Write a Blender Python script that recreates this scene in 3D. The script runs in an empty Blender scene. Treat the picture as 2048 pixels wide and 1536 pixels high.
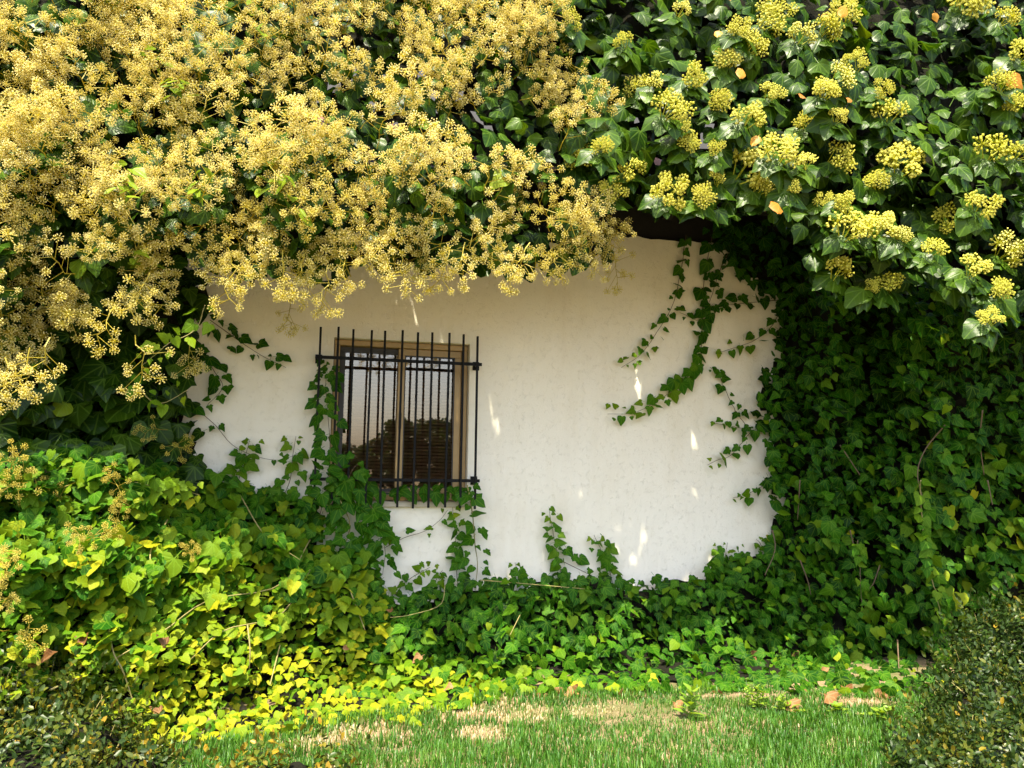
import bpy, bmesh, math, random
import numpy as np
from mathutils import Matrix, Vector

R = math.radians
rng = np.random.default_rng(7)
random.seed(7)
scene = bpy.context.scene
COL = scene.collection

# ------------------------------------------------------------------ camera
TH, PH, RO = R(13.5), R(6.5), R(0.8)
FPX = 1540.0                       # focal length in pixels of the 2048 px wide photograph
CAM = np.array([-0.62, -4.70, 1.10])
_r0 = np.array([math.cos(TH), -math.sin(TH), 0.0])
_f0 = np.array([math.sin(TH), math.cos(TH), 0.0])
_z = np.array([0.0, 0.0, 1.0])
C_F = math.cos(PH) * _f0 + math.sin(PH) * _z
_u0 = -math.sin(PH) * _f0 + math.cos(PH) * _z
C_R = math.cos(RO) * _r0 + math.sin(RO) * _u0
C_U = -math.sin(RO) * _r0 + math.cos(RO) * _u0
cd = bpy.data.cameras.new('camera')
cd.sensor_width = 36.0
cd.lens = FPX / 2048.0 * 36.0
cd.clip_start = 0.05
cd.clip_end = 2000.0
cam = bpy.data.objects.new('camera', cd)
COL.objects.link(cam)
cam.matrix_world = Matrix(((C_R[0], C_U[0], -C_F[0], CAM[0]), (C_R[1], C_U[1], -C_F[1], CAM[1]),
                           (C_R[2], C_U[2], -C_F[2], CAM[2]), (0, 0, 0, 1)))
scene.camera = cam

# ------------------------------------------------------------------ sky, sun, exposure
SUN_EL, SUN_AZ = R(66), R(22)      # azimuth to the left of the wall's outward normal
SDIR = Vector((-math.sin(SUN_AZ) * math.cos(SUN_EL), -math.cos(SUN_AZ) * math.cos(SUN_EL), math.sin(SUN_EL)))
world = bpy.data.worlds.new('World')
scene.world = world
world.use_nodes = True
wn = world.node_tree
bg = wn.nodes['Background']
sky = wn.nodes.new('ShaderNodeTexSky')
sky.sky_type = 'NISHITA'
sky.sun_disc = False
sky.sun_elevation = SUN_EL
sky.sun_rotation = math.atan2(SDIR.x, SDIR.y)
sky.dust_density = 3.0
sky.ozone_density = 0.4
wn.links.new(sky.outputs[0], bg.inputs['Color'])
bg.inputs['Strength'].default_value = 0.15
sl = bpy.data.lights.new('sun', 'SUN')
sl.energy = 3.9
sl.angle = R(0.53)
sl.color = (1.0, 0.91, 0.69)
sun = bpy.data.objects.new('sun', sl)
COL.objects.link(sun)
sun.rotation_mode = 'QUATERNION'
sun.rotation_quaternion = SDIR.to_track_quat('Z', 'Y')
sun.location = SDIR * 20
scene.view_settings.view_transform = 'Standard'
scene.view_settings.look = 'None'
scene.view_settings.gamma = 1.0
scene.view_settings.use_curve_mapping = False
scene.view_settings.exposure = 1.78
scene.cycles.max_bounces = 8
scene.cycles.diffuse_bounces = 5
scene.cycles.transparent_max_bounces = 8


# ------------------------------------------------------------------ placing helpers
def rays(px, py):
    x = (np.asarray(px, float) - 1024) / FPX
    y = -(np.asarray(py, float) - 768) / FPX
    return x[..., None] * C_R + y[..., None] * C_U + C_F


def at(px, py, d):
    """points on the plane that stands d metres in front of the wall"""
    v = rays(px, py)
    t = (-np.asarray(d, float) - CAM[1]) / v[..., 1]
    return CAM + v * t[..., None]


def at1(px, py, d):
    return at(np.array([px]), np.array([py]), np.array([d]))[0]


def ground_d(px, py):
    """how far in front of the wall the line of sight meets the ground (0 when it meets the wall first)"""
    v = rays(px, py)
    t = np.where(v[..., 2] < -1e-4, -CAM[2] / np.minimum(v[..., 2], -1e-4), 1e6)
    return np.maximum(-(CAM[1] + v[..., 1] * t), -5)


def project(P):
    q = np.asarray(P) - CAM
    w = q @ C_F
    return 1024 + FPX * (q @ C_R) / w, 768 - FPX * (q @ C_U) / w


def inside(poly, x, y):
    poly = np.asarray(poly, float)
    res = np.zeros(x.shape, bool)
    j = len(poly) - 1
    for i in range(len(poly)):
        xi, yi = poly[i]
        xj, yj = poly[j]
        c = ((yi > y) != (yj > y)) & (x < (xj - xi) * (y - yi) / (yj - yi + 1e-9) + xi)
        res ^= c
        j = i
    return res


def interp(cps, x, y):
    c = np.asarray(cps, float)
    w = 1.0 / (((x[..., None] - c[:, 0]) ** 2 + (y[..., None] - c[:, 1]) ** 2) + 900.0) ** 1.6
    return (w * c[:, 2]).sum(-1) / w.sum(-1)


class Wob:
    """a smooth random field over the picture-plane coordinates of a mass of foliage"""
    def __init__(self, seed, scale, n=9):
        g = np.random.default_rng(seed)
        a = g.uniform(0, 2 * math.pi, n)
        k = g.uniform(0.6, 1.6, n) * 2 * math.pi / scale
        self.kx, self.ky, self.p = np.cos(a) * k, np.sin(a) * k, g.uniform(0, 6.28, n)

    def __call__(self, x, y):
        return np.sin(x[..., None] * self.kx + y[..., None] * self.ky + self.p).mean(-1) * 2.2


# ------------------------------------------------------------------ object helpers
def link(o, parent=None):
    COL.objects.link(o)
    if parent is not None:
        o.parent = parent
    return o


def tag(o, label=None, cat=None, group=None, kind=None):
    if label: o['label'] = label
    if cat: o['category'] = cat
    if group: o['group'] = group
    if kind: o['kind'] = kind
    return o


def empty(name, loc, label=None, cat=None, group=None):
    o = bpy.data.objects.new(name, None)
    o.empty_display_size = 0.1
    o.location = [float(v) for v in loc]
    COL.objects.link(o)
    return tag(o, label, cat, group)


def mesh_np(name, V, F, mat, uv=None, tint=None, smooth=True):
    """triangle mesh from arrays; uv per vertex, tint per vertex"""
    V = np.ascontiguousarray(V, np.float32)
    F = np.ascontiguousarray(F, np.int32)
    me = bpy.data.meshes.new(name)
    me.vertices.add(len(V))
    me.vertices.foreach_set('co', V.ravel())
    me.loops.add(F.size)
    me.loops.foreach_set('vertex_index', F.ravel())
    me.polygons.add(len(F))
    me.polygons.foreach_set('loop_start', np.arange(0, F.size, F.shape[1], dtype=np.int32))
    me.polygons.foreach_set('loop_total', np.full(len(F), F.shape[1], np.int32))
    me.polygons.foreach_set('use_smooth', np.full(len(F), smooth, bool))
    me.update(calc_edges=True)
    if uv is not None:
        l = me.uv_layers.new(name='UVMap')
        l.data.foreach_set('uv', np.ascontiguousarray(uv, np.float32)[F.ravel()].ravel())
    if tint is not None:
        a = me.attributes.new('tint', 'FLOAT', 'POINT')
        a.data.foreach_set('value', np.ascontiguousarray(tint, np.float32))
    if mat is not None:
        me.materials.append(mat)
    return me


def obj(name, me, parent=None, loc=None):
    o = bpy.data.objects.new(name, me)
    if loc is not None:
        o.location = [float(v) for v in loc]
    return link(o, parent)


class MB:
    """collects boxes, tubes and lumps into one mesh"""
    def __init__(self):
        self.v, self.f = [], []

    def box(self, x0, x1, y0, y1, z0, z1, M=None):
        b = len(self.v)
        for z in (z0, z1):
            for x, y in ((x0, y0), (x1, y0), (x1, y1), (x0, y1)):
                p = Vector((x, y, z))
                if M is not None: p = M @ p
                self.v.append(tuple(p))
        for q in ((0, 3, 2, 1), (4, 5, 6, 7), (0, 1, 5, 4), (1, 2, 6, 5), (2, 3, 7, 6), (3, 0, 4, 7)):
            self.f.append(tuple(b + i for i in q))
        return self

    def tube(self, pts, rad, n=5):
        pts = [np.asarray(p, float) for p in pts]
        rad = rad if hasattr(rad, '__len__') else [rad] * len(pts)
        b = len(self.v)
        up = np.array([0.31, 0.2, 0.93])
        for i, p in enumerate(pts):
            t = pts[min(i + 1, len(pts) - 1)] - pts[max(i - 1, 0)]
            t = t / (np.linalg.norm(t) + 1e-9)
            s = np.cross(t, up)
            if np.linalg.norm(s) < 1e-3: s = np.cross(t, [1, 0, 0])
            s /= np.linalg.norm(s)
            w = np.cross(s, t)
            for k in range(n):
                a = 2 * math.pi * k / n
                self.v.append(tuple(p + rad[i] * (math.cos(a) * s + math.sin(a) * w)))
        for i in range(len(pts) - 1):
            for k in range(n):
                k2 = (k + 1) % n
                self.f.append((b + i * n + k, b + i * n + k2, b + (i + 1) * n + k2, b + (i + 1) * n + k))
        self.f.append(tuple(b + k for k in reversed(range(n))))
        self.f.append(tuple(b + (len(pts) - 1) * n + k for k in range(n)))
        return self

    def mesh(self, name, mat, smooth=False, bevel=0.0):
        me = bpy.data.meshes.new(name)
        me.from_pydata(self.v, [], self.f)
        if bevel:
            bm = bmesh.new(); bm.from_mesh(me)
            bmesh.ops.bevel(bm, geom=bm.edges[:], offset=bevel, segments=1, affect='EDGES', clamp_overlap=True)
            bm.to_mesh(me); bm.free()
        if smooth:
            me.polygons.foreach_set('use_smooth', np.full(len(me.polygons), True))
        me.materials.append(mat)
        me.update()
        return me


# ------------------------------------------------------------------ materials
def newmat(name):
    m = bpy.data.materials.new(name)
    m.use_nodes = True
    nt = m.node_tree
    return m, nt, nt.nodes['Principled BSDF'], nt.nodes['Material Output']


def nd(nt, typ, **kw):
    n = nt.nodes.new(typ)
    for k, v in kw.items():
        setattr(n, k, v)
    return n


def mth(nt, op, a, b=None, c=None, clamp=False):
    n = nd(nt, 'ShaderNodeMath', operation=op, use_clamp=clamp)
    for i, v in enumerate((a, b, c)):
        if v is None: continue
        if isinstance(v, (int, float)): n.inputs[i].default_value = v
        else: nt.links.new(v, n.inputs[i])
    return n.outputs[0]


def ramp(nt, fac, stops, interp='LINEAR'):
    r = nd(nt, 'ShaderNodeValToRGB')
    r.color_ramp.interpolation = interp
    e = r.color_ramp.elements
    while len(e) < len(stops): e.new(0.5)
    for i, (p, c) in enumerate(stops):
        e[i].position = p
        e[i].color = (*c, 1)
    nt.links.new(fac, r.inputs[0])
    return r.outputs[0]


def mixc(nt, fac, a, b, mode='MIX'):
    n = nd(nt, 'ShaderNodeMix', data_type='RGBA', blend_type=mode)
    for s, v in ((n.inputs[0], fac), (n.inputs[6], a), (n.inputs[7], b)):
        if isinstance(v, (int, float)): s.default_value = v
        elif isinstance(v, tuple): s.default_value = (*v, 1)
        else: nt.links.new(v, s)
    return n.outputs[2]


def noise(nt, scale, detail=4, rough=0.55, vec=None):
    n = nd(nt, 'ShaderNodeTexNoise')
    n.inputs['Scale'].default_value = scale
    n.inputs['Detail'].default_value = detail
    n.inputs['Roughness'].default_value = rough
    if vec is not None: nt.links.new(vec, n.inputs['Vector'])
    return n.outputs[0]


def objco(nt):
    return nd(nt, 'ShaderNodeTexCoord').outputs['Object']


def geopos(nt):
    return nd(nt, 'ShaderNodeNewGeometry').outputs['Position']


def tint_value(nt):
    a = nd(nt, 'ShaderNodeAttribute', attribute_name='tint').outputs['Fac']
    o = nd(nt, 'ShaderNodeObjectInfo').outputs['Color']
    s = nd(nt, 'ShaderNodeSeparateColor')
    nt.links.new(o, s.inputs[0])
    return mth(nt, 'ADD', a, s.outputs[0], clamp=True)


def leaf_mat(name, stops, rough=0.38, transl=0.3, veins=0.5, vein_col=(0.22, 0.32, 0.06), spec=0.5, blotch=0.5):
    m, nt, p, out = newmat(name)
    t = tint_value(nt)
    pos = geopos(nt)
    c = ramp(nt, t, stops)
    n1 = noise(nt, 34, 3, 0.6, pos)
    c = mixc(nt, mth(nt, 'MULTIPLY', n1, blotch), c, mixc(nt, 1.0, c, (0.45, 0.55, 0.4), 'MULTIPLY'))
    if veins:
        uv = nd(nt, 'ShaderNodeTexCoord').outputs['UV']
        s = nd(nt, 'ShaderNodeSeparateXYZ')
        nt.links.new(uv, s.inputs[0])
        ax = mth(nt, 'ABSOLUTE', s.outputs[0])
        y = s.outputs[1]
        best = ax
        for a in (0.62, 1.25):
            dist = mth(nt, 'ABSOLUTE', mth(nt, 'SUBTRACT', mth(nt, 'MULTIPLY', ax, math.cos(a)), mth(nt, 'MULTIPLY', y, math.sin(a))))
            best = mth(nt, 'MINIMUM', best, dist)
        yy = mth(nt, 'SUBTRACT', y, mth(nt, 'MULTIPLY', ax, 0.9))
        fr = mth(nt, 'ABSOLUTE', mth(nt, 'SUBTRACT', mth(nt, 'FRACT', mth(nt, 'MULTIPLY', yy, 4.5)), 0.5))
        v = nd(nt, 'ShaderNodeMapRange', interpolation_type='SMOOTHSTEP')
        v.inputs['From Min'].default_value = 0.045
        v.inputs['From Max'].default_value = 0.006
        nt.links.new(best, v.inputs['Value'])
        vs = mth(nt, 'MULTIPLY', mth(nt, 'LESS_THAN', fr, 0.06), 0.3)
        vf = mth(nt, 'MULTIPLY', mth(nt, 'MAXIMUM', v.outputs[0], vs), veins)
        c = mixc(nt, vf, c, mixc(nt, 0.55, c, vein_col))
        b = nd(nt, 'ShaderNodeBump')
        b.inputs['Strength'].default_value = 0.35
        b.inputs['Distance'].default_value = 0.004
        nt.links.new(mth(nt, 'ADD', mth(nt, 'MULTIPLY', vf, -1.0), n1), b.inputs['Height'])
        nt.links.new(b.outputs[0], p.inputs['Normal'])
    nt.links.new(c, p.inputs['Base Color'])
    p.inputs['Roughness'].default_value = rough
    p.inputs['Specular IOR Level'].default_value = spec
    tr = nd(nt, 'ShaderNodeBsdfTranslucent')
    nt.links.new(mixc(nt, 1.0, c, (1.35, 1.25, 0.35), 'MULTIPLY'), tr.inputs['Color'])
    mx = nd(nt, 'ShaderNodeMixShader')
    mx.inputs[0].default_value = transl
    nt.links.new(p.outputs[0], mx.inputs[1])
    nt.links.new(tr.outputs[0], mx.inputs[2])
    nt.links.new(mx.outputs[0], out.inputs['Surface'])
    return m


def plain(name, col, rough=0.6, var=0.25, scale=20, metal=0.0, spec=0.5, bump=0.0, bscale=60):
    m, nt, p, out = newmat(name)
    pos = geopos(nt)
    n = noise(nt, scale, 5, 0.6, pos)
    c = mixc(nt, n, tuple(v * (1 - var) for v in col), tuple(min(1, v * (1 + var)) for v in col))
    nt.links.new(c, p.inputs['Base Color'])
    p.inputs['Roughness'].default_value = rough
    p.inputs['Metallic'].default_value = metal
    p.inputs['Specular IOR Level'].default_value = spec
    if bump:
        b = nd(nt, 'ShaderNodeBump')
        b.inputs['Strength'].default_value = bump
        b.inputs['Distance'].default_value = 0.01
        nt.links.new(noise(nt, bscale, 5, 0.6, pos), b.inputs['Height'])
        nt.links.new(b.outputs[0], p.inputs['Normal'])
    return m


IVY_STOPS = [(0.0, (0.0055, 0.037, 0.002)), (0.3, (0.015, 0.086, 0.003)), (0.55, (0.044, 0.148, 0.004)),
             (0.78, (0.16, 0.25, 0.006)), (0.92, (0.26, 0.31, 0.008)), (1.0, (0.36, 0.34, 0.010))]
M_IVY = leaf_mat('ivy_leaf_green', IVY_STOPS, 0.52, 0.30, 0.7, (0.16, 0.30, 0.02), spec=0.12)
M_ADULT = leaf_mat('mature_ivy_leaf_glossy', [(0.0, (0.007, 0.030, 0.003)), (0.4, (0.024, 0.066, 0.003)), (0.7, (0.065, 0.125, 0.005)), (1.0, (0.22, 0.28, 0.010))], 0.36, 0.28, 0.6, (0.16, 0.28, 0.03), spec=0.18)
M_ORANGE = leaf_mat('autumn_leaf_orange', [(0.0, (0.50, 0.17, 0.008)), (1.0, (0.62, 0.32, 0.015))], 0.5, 0.35, 0.3, (0.7, 0.5, 0.1))
M_DEAD = leaf_mat('dead_leaf_brown', [(0.0, (0.09, 0.035, 0.010)), (0.6, (0.20, 0.085, 0.024)), (1.0, (0.33, 0.18, 0.07))], 0.65, 0.15, 0.4, (0.5, 0.34, 0.18), 0.3)
M_BOX = leaf_mat('boxwood_leaf', [(0.0, (0.012, 0.032, 0.006)), (0.45, (0.034, 0.066, 0.009)), (0.75, (0.12, 0.13, 0.012)), (1.0, (0.36, 0.21, 0.014))], 0.42, 0.2, 0.0, spec=0.35)
M_GRASS = leaf_mat('grass_blade', [(0.0, (0.020, 0.090, 0.006)), (0.4, (0.065, 0.185, 0.012)), (0.7, (0.16, 0.29, 0.04)), (0.85, (0.38, 0.31, 0.15)), (1.0, (0.52, 0.42, 0.27))], 0.45, 0.3, 0.0, blotch=0.2)
M_WEED = leaf_mat('weed_leaf', [(0.0, (0.09, 0.22, 0.02)), (1.0, (0.28, 0.40, 0.03))], 0.45, 0.35, 0.5)
M_TREE = leaf_mat('tree_leaf', [(0.0, (0.02, 0.045, 0.012)), (1.0, (0.07, 0.11, 0.02))], 0.5, 0.25, 0.0)
M_FLOWER = leaf_mat('ivy_flower_pale_yellow', [(0.0, (0.32, 0.25, 0.018)), (0.35, (0.44, 0.365, 0.035)), (0.65, (0.58, 0.50, 0.095)), (1.0, (0.75, 0.69, 0.33))], 0.55, 0.35, 0.0, blotch=0.1)
M_HEAD = leaf_mat('ivy_flower_chartreuse', [(0.0, (0.22, 0.25, 0.012)), (0.5, (0.44, 0.44, 0.020)), (1.0, (0.64, 0.60, 0.10))], 0.55, 0.2, 0.0, blotch=0.1)
M_STEM = plain('ivy_stem_brown', (0.13, 0.085, 0.045), 0.75, 0.35, 60)
M_STEMY = plain('ivy_stem_olive', (0.26, 0.22, 0.07), 0.7, 0.3, 60)
M_BARK = plain('bark', (0.12, 0.085, 0.055), 0.9, 0.4, 14, bump=0.5)
M_INNER = plain('painted_inner_shade', (0.010, 0.010, 0.006), 0.95, 0.5, 30, spec=0.1, bump=0.8, bscale=45)  # near-black colour stands in for the shade between leaves
M_IRON = plain('black_painted_iron', (0.005, 0.005, 0.005), 0.55, 0.35, 40, spec=0.15, bump=0.15, bscale=160)
M_WOOD = plain('dark_roof_timber', (0.012, 0.010, 0.008), 0.8, 0.35, 25, bump=0.3)
M_TILE = plain('old_clay_tile', (0.20, 0.085, 0.05), 0.85, 0.4, 8, bump=0.4)
M_FRAME = plain('bronze_window_frame', (0.34, 0.225, 0.09), 0.45, 0.12, 30, metal=0.15)
M_FRAMED = plain('dark_window_channel', (0.03, 0.026, 0.022), 0.5, 0.2, 30)
M_SILL = plain('pale_sill_stone', (0.52, 0.46, 0.36), 0.75, 0.18, 18, bump=0.25)
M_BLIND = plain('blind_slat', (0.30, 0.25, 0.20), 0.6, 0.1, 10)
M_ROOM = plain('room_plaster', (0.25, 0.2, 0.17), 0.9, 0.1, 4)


def stucco():
    m, nt, p, out = newmat('painted_stucco')
    pos = geopos(nt)
    big = noise(nt, 1.1, 4, 0.6, pos)
    mid = noise(nt, 6.5, 5, 0.65, pos)
    c = mixc(nt, big, (0.83, 0.765, 0.62), (0.87, 0.82, 0.70))
    c = mixc(nt, mth(nt, 'MULTIPLY', mid, 0.20), c, (0.66, 0.62, 0.53))
    # old rain stains: long vertical blotches of dust and rust-coloured dirt
    ms = nd(nt, 'ShaderNodeMapping')
    ms.inputs['Scale'].default_value = (2.3, 1.0, 0.45)
    nt.links.new(pos, ms.inputs[0])
    st = nd(nt, 'ShaderNodeMapRange', interpolation_type='SMOOTHSTEP')
    st.inputs['From Min'].default_value = 0.46
    st.inputs['From Max'].default_value = 0.74
    nt.links.new(noise(nt, 1.7, 6, 0.62, ms.outputs[0]), st.inputs['Value'])
    c = mixc(nt, mth(nt, 'MULTIPLY', st.outputs[0], 0.25), c, (0.62, 0.52, 0.34))
    # pitted, trowelled relief: short worm-like scratches
    mp = nd(nt, 'ShaderNodeMapping')
    mp.inputs['Scale'].default_value = (1.0, 1.0, 0.62)
    nt.links.new(pos, mp.inputs[0])
    wv = nd(nt, 'ShaderNodeTexNoise')
    wv.inputs['Scale'].default_value = 16
    wv.inputs['Detail'].default_value = 3
    nt.links.new(mp.outputs[0], wv.inputs['Vector'])
    vo = nd(nt, 'ShaderNodeTexVoronoi', feature='DISTANCE_TO_EDGE')
    vo.inputs['Scale'].default_value = 95
    nt.links.new(mixc(nt, 0.06, mp.outputs[0], wv.outputs[1]), vo.inputs['Vector'])
    crack = nd(nt, 'ShaderNodeMapRange', interpolation_type='SMOOTHSTEP')
    crack.inputs['From Min'].default_value = 0.0
    crack.inputs['From Max'].default_value = 0.10
    nt.links.new(vo.outputs['Distance'], crack.inputs['Value'])
    gate = nd(nt, 'ShaderNodeMapRange', interpolation_type='SMOOTHSTEP')
    gate.inputs['From Min'].default_value = 0.50
    gate.inputs['From Max'].default_value = 0.62
    nt.links.new(noise(nt, 30, 3, 0.6, pos), gate.inputs['Value'])
    pit = mth(nt, 'MULTIPLY', mth(nt, 'SUBTRACT', 1.0, crack.outputs[0]), gate.outputs[0])
    c = mixc(nt, mth(nt, 'MULTIPLY', pit, 0.10), c, (0.42, 0.38, 0.30))
    nt.links.new(c, p.inputs['Base Color'])
    p.inputs['Roughness'].default_value = 0.92
    p.inputs['Specular IOR Level'].default_value = 0.15
    h = mth(nt, 'SUBTRACT', mth(nt, 'MULTIPLY', noise(nt, 85, 5, 0.65, pos), 0.9), mth(nt, 'MULTIPLY', pit, 0.9))
    h = mth(nt, 'ADD', h, mth(nt, 'MULTIPLY', mid, 1.2))
    b = nd(nt, 'ShaderNodeBump')
    b.inputs['Strength'].default_value = 0.5
    b.inputs['Distance'].default_value = 0.004
    nt.links.new(h, b.inputs['Height'])
    nt.links.new(b.outputs[0], p.inputs['Normal'])
    return m


M_WALL = stucco()


def glass():
    m, nt, p, out = newmat('tinted_window_glass')
    nt.nodes.remove(p)
    tr = nd(nt, 'ShaderNodeBsdfTransparent')
    tr.inputs[0].default_value = (0.78, 0.68, 0.58, 1)
    gl = nd(nt, 'ShaderNodeBsdfGlossy')
    gl.inputs['Roughness'].default_value = 0.012
    gl.inputs['Color'].default_value = (0.92, 0.87, 0.82, 1)
    fr = nd(nt, 'ShaderNodeFresnel')
    fr.inputs['IOR'].default_value = 1.5
    mx = nd(nt, 'ShaderNodeMixShader')
    nt.links.new(mth(nt, 'MULTIPLY', fr.outputs[0], 3.2, clamp=True), mx.inputs[0])
    nt.links.new(tr.outputs[0], mx.inputs[1])
    nt.links.new(gl.outputs[0], mx.inputs[2])
    nt.links.new(mx.outputs[0], out.inputs['Surface'])
    return m


M_GLASS = glass()


def ground_mat():
    m, nt, p, out = newmat('soil_and_turf')
    pos = geopos(nt)
    n1 = noise(nt, 2.2, 5, 0.6, pos)
    n2 = noise(nt, 40, 6, 0.7, pos)
    soil = mixc(nt, n2, (0.13, 0.082, 0.042), (0.36, 0.25, 0.145))
    turf = mixc(nt, n2, (0.06, 0.065, 0.018), (0.19, 0.17, 0.06))
    r = nd(nt, 'ShaderNodeMapRange', interpolation_type='SMOOTHSTEP')
    r.inputs['From Min'].default_value = 0.42
    r.inputs['From Max'].default_value = 0.60
    nt.links.new(n1, r.inputs['Value'])
    nt.links.new(mixc(nt, r.outputs[0], soil, turf), p.inputs['Base Color'])
    p.inputs['Roughness'].default_value = 0.95
    b = nd(nt, 'ShaderNodeBump')
    b.inputs['Strength'].default_value = 0.8
    b.inputs['Distance'].default_value = 0.02
    nt.links.new(n2, b.inputs['Height'])
    nt.links.new(b.outputs[0], p.inputs['Normal'])
    return m


M_GROUND = ground_mat()


# ------------------------------------------------------------------ leaf shapes
def leaf_tpl(right, mid, fold, curl, wave, g, petiole=0.4, asym=0.04):
    """one leaf in the XY plane: base at the origin, tip at +Y, upper face +Z; right = half outline without base and tip"""
    ys = [0.0] + list(mid) + [1.0]
    V = [(0, y) for y in ys]
    m = len(ys)
    nR = len(right)
    for s in (1, -1):
        for (x, y) in right:
            V.append((s * (x + g.uniform(-asym, asym)), y + g.uniform(-asym, asym) * 0.7))
    F = []
    for s, off in ((1, m), (-1, m + nR)):
        B = [0] + [off + i for i in range(nR)] + [m - 1]
        i, j = 0, 0
        while i < m - 1 or j < len(B) - 1:
            ya = V[i + 1][1] if i + 1 < m else 9
            yb = V[B[j + 1]][1] if j + 1 < len(B) else 9
            if (ya <= yb and i < m - 1) or j >= len(B) - 1:
                t = (i, B[j], i + 1); i += 1
            else:
                t = (i, B[j], B[j + 1]); j += 1
            if len(set(t)) == 3:
                F.append(t if s > 0 else (t[0], t[2], t[1]))
    P = []
    ph = g.uniform(0, 6.28)
    for x, y in V:
        z = fold * abs(x) - curl * y * y + wave * math.sin(y * 7 + ph + (2.1 if x > 0 else 0)) * min(1, abs(x) * 3)
        P.append((x, y, z))
    if petiole:
        b = len(P)
        P += [(-0.016, 0.02, -0.01), (0.016, 0.02, -0.01), (0.014, -petiole, -petiole * 0.55), (-0.014, -petiole, -petiole * 0.55)]
        F += [(b, b + 2, b + 1), (b, b + 3, b + 2)]
    P = np.array(P)
    # consistent upward winding
    F = np.array(F)
    n = np.cross(P[F[:, 1]] - P[F[:, 0]], P[F[:, 2]] - P[F[:, 0]])[:, 2]
    F[n < 0] = F[n < 0][:, ::-1]
    P = P / 1.0
    return P, F, P[:, :2].copy()


LOBED = [(0.17, -0.13), (0.36, -0.07), (0.50, 0.14), (0.34, 0.32), (0.29, 0.50), (0.12, 0.80)]
LOBED2 = [(0.16, -0.12), (0.33, -0.08), (0.40, 0.06), (0.56, 0.26), (0.33, 0.42), (0.25, 0.60), (0.10, 0.84)]
HEART = [(0.20, -0.13), (0.40, -0.06), (0.47, 0.15), (0.42, 0.40), (0.26, 0.68), (0.09, 0.90)]
OVATE = [(0.17, -0.06), (0.34, 0.05), (0.41, 0.25), (0.37, 0.48), (0.23, 0.73), (0.08, 0.92)]
ROUND = [(0.24, -0.12), (0.46, 0.00), (0.52, 0.25), (0.46, 0.50), (0.30, 0.72), (0.12, 0.90)]
LANCE = [(0.10, 0.06), (0.19, 0.25), (0.21, 0.48), (0.14, 0.74), (0.05, 0.92)]
gt = np.random.default_rng(3)


def family(shapes, n, fold, curl, wave, **k):
    return [leaf_tpl(shapes[i % len(shapes)], (0.3, 0.62), gt.uniform(*fold), gt.uniform(*curl), gt.uniform(*wave), gt, **k) for i in range(n)]


T_IVY = family([LOBED, HEART, LOBED2, HEART, LOBED, LOBED2], 6, (-0.32, 0.18), (-0.05, 0.28), (0.0, 0.06))
T_MIX = family([LOBED2, ROUND, HEART, LOBED, ROUND, LOBED2], 6, (-0.35, 0.25), (-0.1, 0.35), (0.02, 0.08))
T_ADULT = family([HEART, OVATE, HEART, OVATE, ROUND], 5, (-0.45, 0.30), (0.05, 0.5), (0.03, 0.10))
T_SHOOT = family([LANCE, OVATE, LANCE], 3, (0.1, 0.35), (0.1, 0.5), (0.02, 0.06))
T_DEAD = family([LOBED2, OVATE, LOBED, HEART], 4, (0.25, 0.7), (-0.6, 0.5), (0.1, 0.2))


def small_leaf():
    P = np.array([(0, 0, 0), (0.27, 0.3, 0.07), (0.24, 0.72, 0.07), (0, 1, -0.05), (-0.24, 0.72, 0.07), (-0.27, 0.3, 0.07)], float)
    F = np.array([(0, 1, 2), (0, 2, 3), (0, 3, 4), (0, 4, 5)])
    return P, F, P[:, :2].copy()


T_SMALL = [small_leaf()]


def unit(v):
    return v / (np.linalg.norm(v, axis=-1, keepdims=True) + 1e-9)


def frames(n, t):
    """rotation matrices whose columns are side, tip direction, normal"""
    n = unit(n)
    t = unit(t - (t * n).sum(-1, keepdims=True) * n)
    s = np.cross(t, n)
    return np.stack([s, t, n], -1)


def merge(tpls, idx, M, P, S, tint):
    Vs, Fs, Us, Ts = [], [], [], []
    base = 0
    for k, (tv, tf, tu) in enumerate(tpls):
        sel = np.nonzero(idx == k)[0]
        if not len(sel): continue
        v = np.einsum('nij,vj->nvi', M[sel], tv) * S[sel][:, None, None] + P[sel][:, None, :]
        nv = len(tv)
        f = tf[None] + (np.arange(len(sel)) * nv)[:, None, None] + base
        Vs.append(v.reshape(-1, 3)); Fs.append(f.reshape(-1, 3))
        Us.append(np.tile(tu, (len(sel), 1))); Ts.append(np.repeat(tint[sel], nv))
        base += nv * len(sel)
    return np.concatenate(Vs), np.concatenate(Fs), np.concatenate(Us), np.concatenate(Ts)


_tplmesh = {}


def tpl_mesh(tpls, k, mat, nm='leaf'):
    key = (id(tpls), k, mat.name)
    if key not in _tplmesh:
        v, f, u = tpls[k]
        _tplmesh[key] = mesh_np(nm, v, f, mat, uv=u)
    return _tplmesh[key]


def leaf_objects(parent, tpls, idx, M, P, S, tint, mat, name='leaf'):
    """each leaf an object of its own that shares the mesh of its shape"""
    o0 = np.array(parent.matrix_basis.translation) if parent.parent is None else np.zeros(3)
    for i in range(len(P)):
        o = bpy.data.objects.new(name, tpl_mesh(tpls, int(idx[i]), mat))
        m = M[i] * S[i]
        p = P[i] - o0
        o.matrix_basis = Matrix(((m[0, 0], m[0, 1], m[0, 2], p[0]), (m[1, 0], m[1, 1], m[1, 2], p[1]), (m[2, 0], m[2, 1], m[2, 2], p[2]), (0, 0, 0, 1)))
        o.color = (float(tint[i]), 0, 0, 1)
        link(o, parent)


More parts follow.
